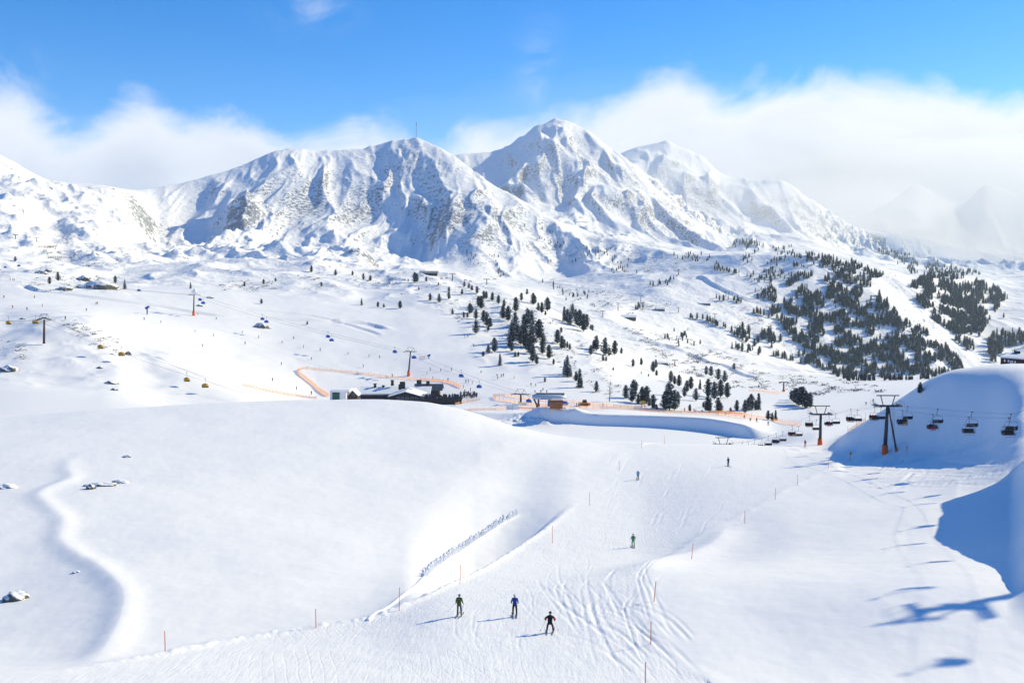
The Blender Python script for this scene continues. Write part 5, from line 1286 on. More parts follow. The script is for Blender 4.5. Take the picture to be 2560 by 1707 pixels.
for i in range(8):
    a = math.pi * i / 4; c0 = Vector(((2529.5 - 2538) * kh, -.15, hz(905.5))); d0 = Vector((math.cos(a), 0, math.sin(a))); d1 = Vector((-math.sin(a), 0, math.cos(a)))
    b.add([c0, c0 + d0 * .12 + d1 * .06, c0 + d0 * .26, c0 + d0 * .12 - d1 * .06], [(3, 2, 1, 0)])
b.build('star_mark', ORANGE, em)
for x, y in ((2514, 902), (2522.5, 903), (2537.5, 905)):
    b = MB(); b.box(((x - 2538) * kh, -.05, hz(y)), (.34, .1, .62)); b.build('window', WHITE, o)

# distant huts, stations and lift poles across the valley
def far_hut(x, y, w, h_, dmin, label, roof=ROOFSNOW, deep=.6, wallm=WOOD):
    p = hit(x, y, dmin); k = px_m(p.y); W_, H_ = w * k, h_ * k; o = thing('far_hut', p, label, 'hut', 'huts across the valley')
    b = MB(); walls(b, -W_ / 2, W_ / 2, 0, W_ * deep, -1.5, H_ * .6, H_ * .95, 'x'); b.build('wall', wallm, o)
    b = MB(); gable(b, -W_ / 2, W_ / 2, 0, W_ * deep, H_ * .6, H_, 'x', W_ * .05, H_ * .08); b.build('roof', roof, o)
    for i in (-.3, 0, .3): b = MB(); b.box((i * W_, -.04, H_ * .35), (W_ * .12, .1, H_ * .3)); b.build('window', GLASS, o)
far_hut(1573, 799, 34, 11, 900, 'dark low hut with snowy roof in a hollow of the far valley')
far_hut(1651, 777, 22, 8, 900, 'small station hut on the far slope above the hollow')
far_hut(1762, 762, 28, 6, 900, 'long low shed alone on the smooth far slope')
far_hut(1659, 911, 22, 6, 500, 'small dark platform hut at the edge of the valley shrubs')
far_hut(1071, 688, 43, 10, 700, 'lift top station with dark rounded roof on the plateau skyline', GALV)
def far_pole(x, y, h_, dmin, label, foot=False, arm=True):
    p = hit(x, y, dmin); k = px_m(p.y); Hh = h_ * k; o = thing('far_lift_tower', p, label, 'lift tower', 'small lift towers across the valley')
    b = MB(); b.tube([(0, 0, -.5), (0, 0, Hh)], [.5, .35], 6); b.build('post', STEEL, o)
    b = MB(); b.box((0, 0, Hh), (5.0, .4, .5)); b.box((-2.3, 0, Hh - .3), (.4, 2.5, .4)); b.box((2.3, 0, Hh - .3), (.4, 2.5, .4)); b.build('crossarm', STEEL, o)
    if foot: b = MB(); b.tube([(0, 0, -.5), (0, 0, Hh * .22)], .8, 8); b.build('orange_padding', ORANGE, o)
for x, y, h_, dm, lab, ft in [(1131, 702, 18, 700, 'lift tower on the plateau just right of the top station', False), (1217, 711, 13, 700, 'lift tower at the right end of the plateau skyline', False), (1545, 778, 20, 900, 'lone pole left of the far dark hut', False), (1507, 793, 16, 900, 'short pole lower left of the far dark hut', False),
                               (1602, 757, 17, 900, 'pole above the far dark hut', False), (1696, 782, 13, 900, 'pole right of the small far station hut', False), (1787, 800, 15, 900, 'pole among the row of far conifers', False), (1921, 832, 17, 900, 'pole among the conifers of the far lower slope', False),
                               (1815, 741, 12, 900, 'pole beside the clump of trees on the smooth far slope', False), (1959, 979, 24, 400, 'dark pole with red foot on the valley floor beside the faded net', True), (1687, 915, 15, 500, 'short pole with red foot beside the platform hut', True), (2066, 875, 10, 900, 'thin pole low in the far forest', False),
                               (39, 597, 10, 900, 'small lift tower high on the left knolls', False), (92, 604, 9, 900, 'second small lift tower on the left knolls', False)]:
    far_pole(x, y, h_, dm, lab, ft)
for i, (x, y) in enumerate(((1104, 694), (1116, 693), (1163, 698), (1176, 701))):
    c = at(x, y, hit(x, 712, 700).y); ch = thing('lift_chair', c + Vector((0, 0, 1.5)), 'tiny chair of the plateau lift, %s from the top station' % nth(i), 'chairlift chair', 'chairs of the plateau lift')
    for n_, me in CH[:4]: put(n_, me, (0, 0, 0), 0, 1, ch)
# avalanche barriers on the left knolls
for i, (x0, y0, x1, y1) in enumerate(((97, 620, 141, 619), (107, 629, 118, 630), (120, 636, 151, 635), (122, 646, 155, 646), (1432, 545, 1456, 546), (1440, 557, 1466, 557))):
    a, c = hit(x0, y0, 900), hit(x1, y1, 900); o = thing('avalanche_barrier', a, '%s avalanche barrier from the top on the %s' % (nth(i if i < 4 else i - 4), 'left knolls' if i < 4 else 'flank of the middle mountain'), 'avalanche barrier', 'avalanche barriers')
    b = MB(); d = c - a
    for r_ in (.8, 1.6, 2.4): b.tube([(0, 0, r_), tuple(d + Vector((0, 0, r_)))], .16, 4)
    b.build('rails', WOOD, o); b = MB()
    for t in np.linspace(0, 1, 7): b.tube([tuple(d * t + Vector((0, 0, -1))), tuple(d * t + Vector((0, 0, 2.8)))], .14, 4)
    b.build('uprights', WOOD, o)
# mast on the summit
p = hit(1041, 347, 1900); p = Vector((at(1041, 346, 2200).x, 2199, hgt(at(1041, 346, 2200).x, 2199)))
o = thing('summit_mast', p, 'thin transmitter mast on the summit of the middle mountain', 'mast'); b = MB()
Hm = 34 * px_m(2200)
for sx, sy in ((-1, -1), (1, -1), (0, 1)): b.tube([(sx * 1.6, sy * 1.6, -3), (sx * .4, sy * .4, Hm)], .16, 4)
for t in np.linspace(.05, .95, 9): b.tube([(-1.6 + 1.2 * t, -1.6 + 1.2 * t, Hm * t), (1.6 - 1.2 * t, -1.6 + 1.2 * t, Hm * (t + .05)), (0, 1.6 - 1.2 * t, Hm * t)], .12, 4)
b.build('lattice', pm('mast_steel', (.22, .2, .2), .5), o); b = MB(); b.tube([(0, 0, Hm - 2), (0, 0, Hm + 3)], [.9, .5], 8); b.build('antenna', BLACK, o)


# ------------------------------------------------------------------ conifers
def rad_(kind, z, z0):
    u = (z - z0) / (1 - z0)
    if kind == 'pine': return .22 * (math.sin(math.pi * min(1, .30 + u * .70)) ** .8) * (1 - .12 * u)
    return .155 * (1 - u) ** .85 + .006


def conifer(kind, seed, nleaf=420, snow=.2):
    """crown of drooping leaf-sized sprays on whorled boughs, trunk apart; unit height"""
    r_ = random.Random(seed); c = MB(); t = MB()
    z0 = .10 if kind == 'pine' else .06; W_ = .21 if kind == 'pine' else .155
    cz = [z0 + (1 - z0) * q for q in (0, .12, .3, .5, .7, .85, .96)]
    c.tube([(0, 0, z) for z in cz], [max(.004, rad_(kind, z, z0) * .52) for z in cz], 7, 0)  # solid inner core, added so that light is blocked between the sprays
    t.tube([(0, 0, -.06), (.004, 0, .3), (0, .004, .7), (0, 0, .97)], [.022, .017, .009, .002], 7)
    def rad(z):
        u = (z - z0) / (1 - z0)
        if kind == 'pine': return W_ * 1.05 * (math.sin(math.pi * min(1, .30 + u * .70)) ** .8) * (1 - .12 * u)
        return W_ * (1 - u) ** .85 + .006
    nb = 46 if kind == 'pine' else 56
    lumps = [(r_.uniform(0, 2 * math.pi), r_.uniform(z0, 1), r_.uniform(.55, 1.15)) for _ in range(9)]
    for i in range(nb):
        z = z0 + (1 - z0) * ((i + r_.random()) / nb) ** .92; a = i * 2.399 + r_.uniform(-.5, .5); R_ = rad(z)
        k = 1.0
        for la, lz_, lk in lumps:
            da = abs((a - la + math.pi) % (2 * math.pi) - math.pi)
            if da < .8 and abs(z - lz_) < .14: k *= lk
        R_ *= k * r_.uniform(.75, 1.12); up = .35 if kind == 'pine' else -.12
        if i % 3 == 0: t.tube([(0, 0, z - .02), (math.cos(a) * R_ * .7, math.sin(a) * R_ * .7, z + R_ * .7 * up)], [.006, .003], 4)
        n = max(3, int(nleaf / nb * (.5 + R_ / W_)))
        for j in range(n):
            q = r_.uniform(.25, 1) ** .7; aa = a + r_.uniform(-.42, .42) / max(.4, q); x, y = math.cos(aa) * R_ * q, math.sin(aa) * R_ * q
            zz = z + R_ * q * up + r_.uniform(-.022, .022) - (.05 * q * q if kind != 'pine' else 0)
            s_ = r_.uniform(.026, .05) * (1.15 if kind == 'pine' else 1); b_ = aa + r_.uniform(-.7, .7); d = Vector((math.cos(b_), math.sin(b_), (r_.uniform(.0, .9) if kind == 'pine' else r_.uniform(-.7, .2)))).normalized()
            e = d.cross(Vector((r_.uniform(-.4, .4), r_.uniform(-.4, .4), 1))).normalized(); p = Vector((x, y, zz))
            c.add([p - e * s_ * .35, p + d * s_ * .7 - e * s_ * .55, p + d * s_ * 1.5, p + d * s_ * .7 + e * s_ * .55, p + Vector((0, 0, s_ * .35)) + d * s_ * .6], [(0, 1, 4), (1, 2, 4), (2, 3, 4), (3, 0, 4)], 1 if r_.random() < snow * (.4 + .9 * q) else 0)
    for j in range(10):
        a = r_.uniform(0, 6.28); c.add([(math.cos(a) * .012, math.sin(a) * .012, .94), (math.cos(a + 2) * .012, math.sin(a + 2) * .012, .94), (0, 0, 1.0 + .01 * j / 10)], [(0, 1, 2)], 0)
    return c, t
TREES = {}
for kd, n in (('pine', 5), ('spruce', 3)):
    for i in range(n):
        c, t = conifer(kd, 100 + i * 7 + (50 if kd == 'spruce' else 0), 700, (.12, .22, .32)[i % 3])
        TREES.setdefault(kd, []).append((c.mesh('crown', [NEED if i % 2 == 0 else NEED2, BRSNOW]), t.mesh('trunk', BARK)))
LOWT = []; FART = []
for i in range(5):
    c, t = conifer('pine' if i < 4 else 'spruce', 400 + i, 300, .04); FART.append(c.mesh('crown', [NEED, BRSNOW]))
for i in range(4):
    c, t = conifer('pine' if i < 3 else 'spruce', 300 + i, 70, .02); LOWT.append(c)


def plant(x, y, hp, kind, dmin, wide=1.0):
    p = hit(x, y, dmin); h_ = hp / F * math.hypot(p.x, p.y)
    c, t = rnd.choice(TREES[kind]); o = thing('conifer', p + Vector((0, 0, -.1)), None, 'tree', None, rnd.uniform(0, 6.28))
    h_ *= 1.08; s_ = (h_ * wide * 1.22, h_ * wide * 1.22, h_)
    put('trunk', t, (0, 0, 0), 0, s_, o); put('crown', c, (0, 0, 0), 0, s_, o)
    return o, p
GROUPS = []
def grove(where_, group, lst, ox, oy, k, dmin, kind='pine'):
    out = []
    for q in lst:
        kd = 'spruce' if len(q) > 3 and q[3] == 's' else kind
        out.append((q[0] / k + ox, q[1] / k + oy, q[2] / k, kd))
    out.sort()
    for i, (x, y, h_, kd) in enumerate(out):
        o, p = plant(x, y, h_, kd, dmin, 1.0 if h_ > 14 else 1.15)
        tall = 'tall ' if h_ > 38 else 'small ' if h_ < 16 else ''
        tag(o, '%s%s, %s from left %s' % (tall or 'dark ', 'spruce' if kd == 'spruce' else 'stone pine', nth(i), where_), 'tree', group)
grove('along the upper plateau by the top station', 'trees of the plateau edge', [(145, 262, 95), (258, 252, 45), (185, 332, 30), (375, 288, 28), (480, 350, 45), (608, 380, 55), (630, 305, 55), (675, 320, 55), (705, 340, 50), (755, 370, 70), (385, 455, 80), (295, 440, 70), (480, 425, 75), (165, 258, 80), (80, 250, 25), (0, 515, 70)], 1000, 640, 3.92, 600)
grove('at the top of the wooded rib', 'trees of the wooded rib', [(820, 420, 75), (845, 420, 70), (905, 440, 80), (795, 520, 120), (770, 500, 100), (515, 572, 55), (625, 605, 55), (660, 605, 50), (685, 565, 95), (745, 620, 90), (965, 470, 80), (1020, 500, 70), (1190, 440, 75), (1245, 380, 55), (1305, 480, 110), (1355, 540, 80), (1390, 560, 100), (1445, 540, 125), (1425, 580, 40), (1460, 530, 90), (1320, 470, 80), (700, 560, 80)], 1000, 640, 3.92, 560)
grove('in the dense clump on the wooded rib', 'trees of the wooded rib', [(1010, 620, 130), (1060, 640, 140), (1135, 550, 135), (745, 765, 130), (820, 650, 110), (850, 690, 130), (885, 700, 90), (865, 735, 60), (1130, 700, 140), (1215, 700, 120), (1250, 710, 180), (1290, 700, 150), (1100, 850, 190), (1075, 900, 120), (1150, 830, 140), (1180, 870, 130), (1095, 935, 90), (1230, 900, 200), (1290, 900, 210), (1365, 820, 185), (1400, 900, 130), (1300, 1040, 150), (1270, 960, 140), (1340, 1110, 90), (1395, 960, 120), (1460, 1010, 130), (1505, 1065, 55), (1130, 760, 110), (1200, 800, 120), (1340, 780, 120)], 1000, 640, 3.92, 520)
grove('on the open flank left of the dense clump', 'trees of the wooded rib', [(925, 945, 135), (865, 960, 90), (815, 985, 50), (980, 1070, 110, 's'), (1130, 990, 50), (1160, 985, 45)], 1000, 640, 3.92, 480)
grove('in the strip right of the dense clump', 'trees of the wooded rib', [(1610, 640, 140, 's'), (1640, 660, 130), (1665, 680, 120), (1690, 610, 130), (1735, 680, 120), (1760, 700, 160), (1800, 740, 160), (1830, 700, 120), (1720, 640, 110), (1885, 735, 60), (1870, 720, 45), (1545, 860, 130), (1580, 750, 50), (1585, 910, 120), (1610, 900, 80), (1665, 920, 60), (1640, 900, 60)], 1000, 640, 3.92, 540)
grove('on the bright slope above the lift station', 'trees above the lift station', [(1640, 1180, 200, 's'), (1615, 1160, 140, 's'), (1670, 1180, 110, 's'), (1760, 1290, 180, 's'), (1725, 1230, 95), (1780, 1290, 90, 's'), (1925, 1330, 100), (1420, 1235, 45), (1665, 1180, 60)], 1000, 640, 3.92, 440)
grove('along the back edge of the bright slope', 'trees above the lift station', [(1870, 970, 90), (1925, 930, 140), (2010, 975, 160), (1900, 920, 90), (2050, 980, 80), (2105, 970, 130), (2170, 960, 60), (1990, 1030, 60), (2020, 1030, 45), (2090, 1120, 30)], 1000, 640, 3.92, 500)
grove('in the first clump by the reservoir net', 'trees above the reservoir', [(1190, 285, 95), (1250, 280, 125), (1235, 310, 100), (1265, 225, 60), (1280, 325, 70), (1310, 320, 115), (1345, 320, 120), (1360, 340, 60), (1390, 360, 100), (1415, 365, 40), (1330, 325, 90)], 1160, 900, 2.94, 380)
grove('in the middle clumps above the reservoir', 'trees above the reservoir', [(1500, 260, 85), (1480, 370, 130), (1510, 370, 190), (1495, 360, 120), (1545, 370, 130), (1530, 355, 110), (1570, 335, 95), (1660, 378, 50), (1520, 165, 80), (1548, 180, 60), (1580, 195, 80), (1640, 235, 80), (1668, 215, 85), (1620, 270, 70), (1735, 215, 70, 's'), (1705, 300, 85)], 1160, 900, 2.94, 380)
grove('in the right-hand clumps above the reservoir', 'trees above the reservoir', [(1795, 270, 120), (1840, 290, 120), (1885, 275, 120), (1935, 280, 105), (1780, 110, 60), (1815, 120, 70), (1870, 145, 75), (1915, 165, 80), (1985, 70, 45), (1780, 375, 60), (1792, 380, 110), (1805, 380, 80), (1868, 385, 100), (1885, 385, 70), (1760, 350, 40), (1960, 390, 40), (2005, 375, 75), (2065, 390, 90), (2090, 375, 90), (2110, 370, 110), (2145, 370, 70), (2165, 365, 115, 's')], 1160, 900, 2.94, 370)
grove('in the trio at the end of the net', 'trees above the reservoir', [(2235, 440, 65), (2265, 445, 55), (2290, 445, 75, 's')], 1160, 900, 2.94, 330)
grove('behind the net above the ploughed heap', 'trees above the lift station', [(1242, 50, 55), (1302, 38, 50), (1390, 90, 75), (1410, 60, 60), (1415, 115, 40), (1303, 100, 15), (1357, 120, 20)], 1160, 900, 2.94, 440)
grove('in the round dark thicket on the valley floor', 'trees of the round thicket', [(650, 360, 70), (680, 385, 110), (705, 390, 120), (725, 400, 130), (750, 415, 110), (780, 410, 100), (665, 370, 90), (640, 350, 60), (695, 395, 100), (765, 405, 90)], 1760, 880, 2.94, 380)
grove('on the left shoulder of the shaded hill', 'trees by the shaded hill', [(1590, 300, 70), (1583, 302, 55)], 1760, 880, 2.94, 200)
grove('scattered over the upper left snowfield', 'trees of the upper left snowfield', [(573, 1328, 40, 's'), (875, 1325, 28, 's'), (530, 1300, 30), (267, 1290, 35), (228, 1305, 30), (70, 1200, 20), (1122, 1315, 20), (1200, 1395, 22), (1475, 1315, 20), (1430, 1250, 28), (1540, 1265, 25), (1618, 1265, 20), (1668, 1285, 28), (1700, 1290, 25), (1660, 1400, 30, 's'), (1735, 1410, 24), (1762, 1412, 18), (1838, 1415, 32), (1410, 1490, 16), (1210, 1305, 22), (1265, 1292, 16)], 0, 0, 1.836, 500)

# forest of the far valley side: the largest as trees, the rest as one mass
def inside(x, y, poly):
    c = False; j = len(poly) - 1
    for i in range(len(poly)):
        if (poly[i][1] > y) != (poly[j][1] > y) and x < (poly[j][0] - poly[i][0]) * (y - poly[i][1]) / (poly[j][1] - poly[i][1]) + poly[i][0]: c = not c
        j = i
    return c
CANDS = []
def line_trees(pts, n, h0, h1, spread):
    for _ in range(n):
        t = rnd.random() * (len(pts) - 1); i = min(int(t), len(pts) - 2); f = t - i
        CANDS.append((pts[i][0] * (1 - f) + pts[i + 1][0] * f + rnd.gauss(0, spread), pts[i][1] * (1 - f) + pts[i + 1][1] * f + rnd.gauss(0, spread * .5), rnd.uniform(h0, h1)))
line_trees([(1720, 795), (1760, 800), (1795, 815), (1850, 838)], 26, 9, 17, 3)
line_trees([(1845, 835), (1870, 845), (1880, 870)], 22, 14, 24, 10)
line_trees([(1835, 872), (1870, 878), (1900, 887), (1950, 895), (2000, 905), (2022, 910)], 34, 12, 20, 4)
line_trees([(1910, 835), (1940, 862)], 20, 14, 24, 9)
line_trees([(1885, 782), (1930, 795), (1960, 812), (1985, 838)], 24, 11, 20, 5)
line_trees([(1792, 752), (1830, 752), (1848, 762)], 11, 10, 16, 5)
line_trees([(1785, 668), (1805, 680), (1830, 680), (1870, 690)], 24, 8, 15, 6)
line_trees([(1850, 610), (1900, 615)], 24, 8, 14, 8)
line_trees([(1970, 635), (2030, 650), (2080, 662)], 46, 8, 13, 6)
line_trees([(1900, 690), (1960, 690)], 26, 8, 14, 12); line_trees([(1905, 735), (1935, 755)], 28, 10, 16, 9)
line_trees([(1480, 625), (1540, 650), (1560, 690)], 36, 5, 10, 14); line_trees([(1700, 640), (1760, 650)], 26, 6, 11, 12); line_trees([(1360, 710), (1430, 740), (1470, 740)], 24, 6, 12, 14)
line_trees([(1630, 720), (1650, 715), (1690, 690)], 16, 6, 14, 7); line_trees([(1590, 775), (1610, 770)], 6, 10, 16, 4); line_trees([(1720, 860), (1700, 830), (1660, 850), (1780, 870)], 22, 8, 15, 12)
line_trees([(1330, 560), (1400, 620), (1450, 650)], 30, 5, 9, 16); line_trees([(1230, 640), (1262, 700)], 22, 5, 9, 7); line_trees([(1170, 630), (1200, 670)], 14, 5, 8, 7)
F1 = [(1900, 745), (2000, 690), (2100, 690), (2180, 720), (2260, 800), (2340, 850), (2400, 905), (2420, 930), (2360, 945), (2250, 970), (2120, 955), (2000, 905), (1980, 850)]
F2 = [(2270, 705), (2370, 690), (2470, 715), (2520, 740), (2515, 790), (2480, 825), (2440, 850), (2400, 845), (2330, 800), (2290, 750)]
F3 = [(2040, 640), (2120, 650), (2210, 690), (2200, 715), (2090, 690)]
F4 = [(2180, 620), (2330, 650), (2470, 690), (2420, 705), (2280, 690)]
F5 = [(2462, 850), (2500, 840), (2510, 905), (2480, 912)]
F6 = [(2496, 838), (2560, 835), (2570, 868), (2510, 868)]
F7 = [(2380, 845), (2440, 860), (2450, 900), (2420, 890)]
STRIPS = [[(2190, 715), (2250, 775), (2300, 805), (2345, 835), (2390, 870), (2440, 905), (2470, 925)], [(2520, 760), (2490, 800), (2462, 845), (2450, 880), (2455, 905)], [(1930, 765), (1970, 730), (2060, 690)]]
def strip_d(x, y):
    best = 1e9
    for S_ in STRIPS:
        for a, c in zip(S_[:-1], S_[1:]):
            dx, dy = c[0] - a[0], c[1] - a[1]; t = max(0, min(1, ((x - a[0]) * dx + (y - a[1]) * dy) / (dx * dx + dy * dy))); best = min(best, math.hypot(x - a[0] - t * dx, (y - a[1] - t * dy) * 1.6))
    return best
def fill(poly, n, thr, h0, h1, fx=45., fy=22.):
    xs = [p[0] for p in poly]; ys = [p[1] for p in poly]; k = 0; tries = 0
    while k < n and tries < n * 40:
        tries += 1; x, y = rnd.uniform(min(xs), max(xs)), rnd.uniform(min(ys), max(ys))
        if not inside(x, y, poly) or strip_d(x, y) < 15: continue
        if float(fbm(np.array([x / fx + y / 90]), np.array([y / fy - x / 110]), 3, 77)[0]) < thr: continue
        CANDS.append((x, y, rnd.uniform(h0, h1))); k += 1
fill(F1, 2000, -.05, 10, 19); fill(F2, 1100, -.08, 10, 17); fill(F3, 240, -.1, 8, 13); fill(F4, 260, -.05, 6, 11); fill([(1830, 600), (1960, 612), (2060, 645), (2100, 690), (1990, 700), (1900, 740), (1870, 690)], 130, .10, 7, 12); fill(F5, 34, -1, 18, 26); fill(F6, 46, -1, 13, 20); fill(F7, 18, -1, 14, 20)
CANDS = [(x, y, h_) for x, y, h_ in CANDS if y < 985]
done = len([o for o in COL.objects if o.name.startswith('conifer')])
NT = max(0, 300 - done)
CANDS.sort(key=lambda q: -q[2])
for i, (x, y, h_) in enumerate(CANDS[:NT]):
    p = hit(x, y, 700); hm = min(17.0, h_ / F * math.hypot(p.x, p.y)); c = rnd.choice(FART)
    o = put('conifer', c, p, rnd.uniform(0, 6.28), (hm * 1.25, hm * 1.25, hm))
    tag(o, 'dark conifer of the far forest on the slope across the valley at right', 'tree', 'trees of the far forest')
big = MB()
fv = []; ff = []; fm = []; off = 0
LOWA = [(np.array(c.v), c.f, c.m) for c in LOWT]
for x, y, h_ in CANDS[NT:]:
    p = hit(x, y, 700); hm = min(15.0, h_ / F * math.hypot(p.x, p.y)); v, f, m_ = rnd.choice(LOWA); a = rnd.uniform(0, 6.28); ca, sa = math.cos(a), math.sin(a)
    w = np.stack([(v[:, 0] * ca - v[:, 1] * sa) * hm * 1.3 + p.x, (v[:, 0] * sa + v[:, 1] * ca) * hm * 1.3 + p.y, v[:, 2] * hm + p.z], 1)
    fv.append(w); ff += [tuple(q + off for q in t) for t in f]; fm += m_; off += len(v)
if fv:
    me = bpy.data.meshes.new('far_forest'); me.from_pydata(np.concatenate(fv).tolist(), [], ff); me.materials.append(NEED); me.materials.append(BRSNOW); me.polygons.foreach_set('material_index', fm); me.update()
    tag(put('far_forest', me, (0, 0, 0)), 'mass of smaller conifers of the forest across the valley', 'forest', None, 'stuff')

# ------------------------------------------------------------------ dwarf pines and low shrubs poking through the snow
sv = MB()
def shrub(p, s_, n):
    for _ in range(n):
        a = rnd.uniform(0, 6.28); r_ = s_ * rnd.random() ** .6; q = p + Vector((math.cos(a) * r_, math.sin(a) * r_ * .8, 0)); q.z = p.z + rnd.uniform(0, .35) * s_ * (1 - r_ / s_ * .6)
        d = Vector((math.cos(a) * .7, math.sin(a) * .7, rnd.uniform(.4, 1.1))).normalized(); l = s_ * rnd.uniform(.25, .55); e = d.cross(Vector((0, 0, 1))).normalized() * l * .4
        sv.add([q - e, q + d * l * .6 - e * .8, q + d * l, q + d * l * .6 + e * .8], [(0, 1, 2, 3)], 1 if rnd.random() < .22 else 0)
def shrubs(poly, n, thr, s0, s1, dmin, fx=40., fy=14., seed=5, nl=11):
    xs = [p[0] for p in poly]; ys = [p[1] for p in poly]; k = 0; tries = 0
    while k < n and tries < n * 30:
        tries += 1; x, y = rnd.uniform(min(xs), max(xs)), rnd.uniform(min(ys), max(ys))
        if not inside(x, y, poly): continue
        if float(fbm(np.array([x / fx]), np.array([y / fy]), 3, seed)[0]) < thr: continue
        shrub(hit(x, y, dmin), rnd.uniform(s0, s1), nl); k += 1
shrubs([(1640, 890), (1760, 900), (1900, 930), (2060, 945), (2250, 975), (2180, 985), (2050, 990), (1950, 975), (1820, 970), (1700, 930), (1620, 900)], 420, .05, 1.0, 2.6, 430)
shrubs([(1560, 820), (1700, 840), (1800, 880), (1900, 915), (1800, 925), (1680, 900), (1580, 860)], 260, .05, 1.2, 3.0, 620)
shrubs([(1700, 770), (1950, 860), (2100, 940), (2250, 960), (2100, 880), (1980, 780), (1850, 720)], 300, .0, 1.2, 3.0, 900)
shrubs([(1350, 690), (1500, 720), (1700, 760), (1560, 790), (1420, 770)], 200, .08, 1.2, 3.0, 900)
shrubs([(1350, 600), (1500, 590), (1700, 620), (1760, 680), (1600, 680), (1450, 660)], 260, .08, 1.5, 3.4, 1000)
shrubs([(1130, 580), (1190, 590), (1280, 690), (1240, 705), (1180, 660)], 90, .0, 1.5, 3.0, 1100)
shrubs([(1060, 690), (1200, 705), (1330, 760), (1500, 880), (1560, 990), (1480, 985), (1380, 900), (1250, 850), (1130, 800), (1080, 740)], 260, .05, .8, 2.0, 440)
shrubs([(130, 805), (210, 800), (300, 850), (300, 885), (230, 870), (180, 830)], 70, .0, .6, 1.5, 300, 20, 12)
shrubs([(0, 850), (60, 860), (70, 900), (0, 895)], 30, -.1, .6, 1.4, 300, 20, 12)
shrubs([(540, 705), (680, 700), (690, 725), (560, 728)], 60, .0, 1.0, 2.2, 500, 20, 8); shrubs([(700, 650), (1000, 660), (1060, 700), (1040, 750), (900, 720), (760, 730)], 120, .12, 1.0, 2.4, 600)
shrubs([(60, 690), (300, 690), (300, 730), (90, 730)], 60, .05, 1.0, 2.2, 450, 25, 10); shrubs([(120, 560), (260, 570), (330, 640), (250, 690), (160, 650)], 110, .02, 1.2, 2.8, 900)
shrubs([(1700, 590), (2000, 600), (2300, 660), (2540, 720), (2400, 720), (2100, 690), (1850, 640)], 200, .0, 1.2, 3.0, 1100)
so_ = sv.build('shrubs', [SHRUB, BRSNOW]); tag(so_, 'low dwarf pines and heather poking through the snow on the far slopes', 'shrubs', None, 'stuff')
# bare larch above the net
p = hit(1523, 1004, 380); o = thing('bare_tree', p, 'leafless grey tree on the bright slope left of the tall pines', 'tree'); b = MB(); b.tube([(0, 0, -.3), (.3, 0, 3), (.2, 0, 6), (.5, 0, 9)], [.22, .17, .11, .03], 6); b.build('trunk', BARK, o); b = MB()
for i in range(34):
    z = rnd.uniform(2, 8.4); a = rnd.uniform(0, 6.28); l = (9.4 - z) * .36 * rnd.uniform(.6, 1.1); q = Vector((.3, 0, z)); e = q + Vector((math.cos(a) * l, math.sin(a) * l, l * .25)); b.tube([q, e], [.06, .02], 4)
    for j in range(3): g = q.lerp(e, rnd.uniform(.4, 1)); b.tube([g, g + Vector((rnd.uniform(-.5, .5), rnd.uniform(-.5, .5), rnd.uniform(-.3, .5)))], [.03, .012], 3)
b.build('branches', BARK, o)

for o_ in COL.objects:
    if 'label' in o_ and len(o_['label'].split()) > 16: print('LONG', o_.name, len(o_['label'].split()), o_['label'])



# ------------------------------------------------------------------ the air
def haze_box(x0, x1, y0, y1, z0, z1, dens):
    bm = bmesh.new(); bmesh.ops.create_cube(bm, size=1)
    for v in bm.verts: v.co = ((x0 + x1) / 2 + v.co.x * (x1 - x0), (y0 + y1) / 2 + v.co.y * (y1 - y0), (z0 + z1) / 2 + v.co.z * (z1 - z0))
    me = bpy.data.meshes.new('haze'); bm.to_mesh(me); bm.free()
    o = bpy.data.objects.new('haze', me); COL.objects.link(o); o['kind'] = 'stuff'
    m = bpy.data.materials.new('haze'); m.use_nodes = True; t = m.node_tree; t.nodes.clear()
    out = t.nodes.new('ShaderNodeOutputMaterial'); v = t.nodes.new('ShaderNodeVolumePrincipled'); t.links.new(v.outputs[0], out.inputs['Volume'])
    v.inputs['Color'].default_value = (0.66, 0.84, 1.0, 1); v.inputs['Density'].default_value = dens; v.inputs['Anisotropy'].default_value = 0.25
    me.materials.append(m)
    return o


def mist(x, y, d, rx, ry, rz, dens, seed):
    """a bank of blowing snow and cloud: a lumpy closed body of thin even mist"""
    c = at(x, y, d)
    bm = bmesh.new(); bmesh.ops.create_icosphere(bm, subdivisions=4, radius=1)
    co_ = np.array([v.co[:] for v in bm.verts])
    k = 1 + 0.28 * fbm(co_[:, 0] * 1.6 + 3 * co_[:, 2], co_[:, 1] * 1.6 - 2 * co_[:, 2], 4, seed)
    for v, q in zip(bm.verts, k): v.co = (v.co.x * rx * q + c.x, v.co.y * ry * q + c.y, v.co.z * rz * q + c.z)
    me = bpy.data.meshes.new('mist'); bm.to_mesh(me); bm.free()
    o = bpy.data.objects.new('mist', me); COL.objects.link(o); o['kind'] = 'stuff'
    m = bpy.data.materials.new('mist'); m.use_nodes = True; t = m.node_tree; t.nodes.clear()
    out = t.nodes.new('ShaderNodeOutputMaterial'); v = t.nodes.new('ShaderNodeVolumePrincipled'); t.links.new(v.outputs[0], out.inputs['Volume'])
    v.inputs['Color'].default_value = (0.98, 0.985, 1.0, 1); v.inputs['Density'].default_value = dens; v.inputs['Anisotropy'].default_value = 0.25
    me.materials.append(m)
    return o


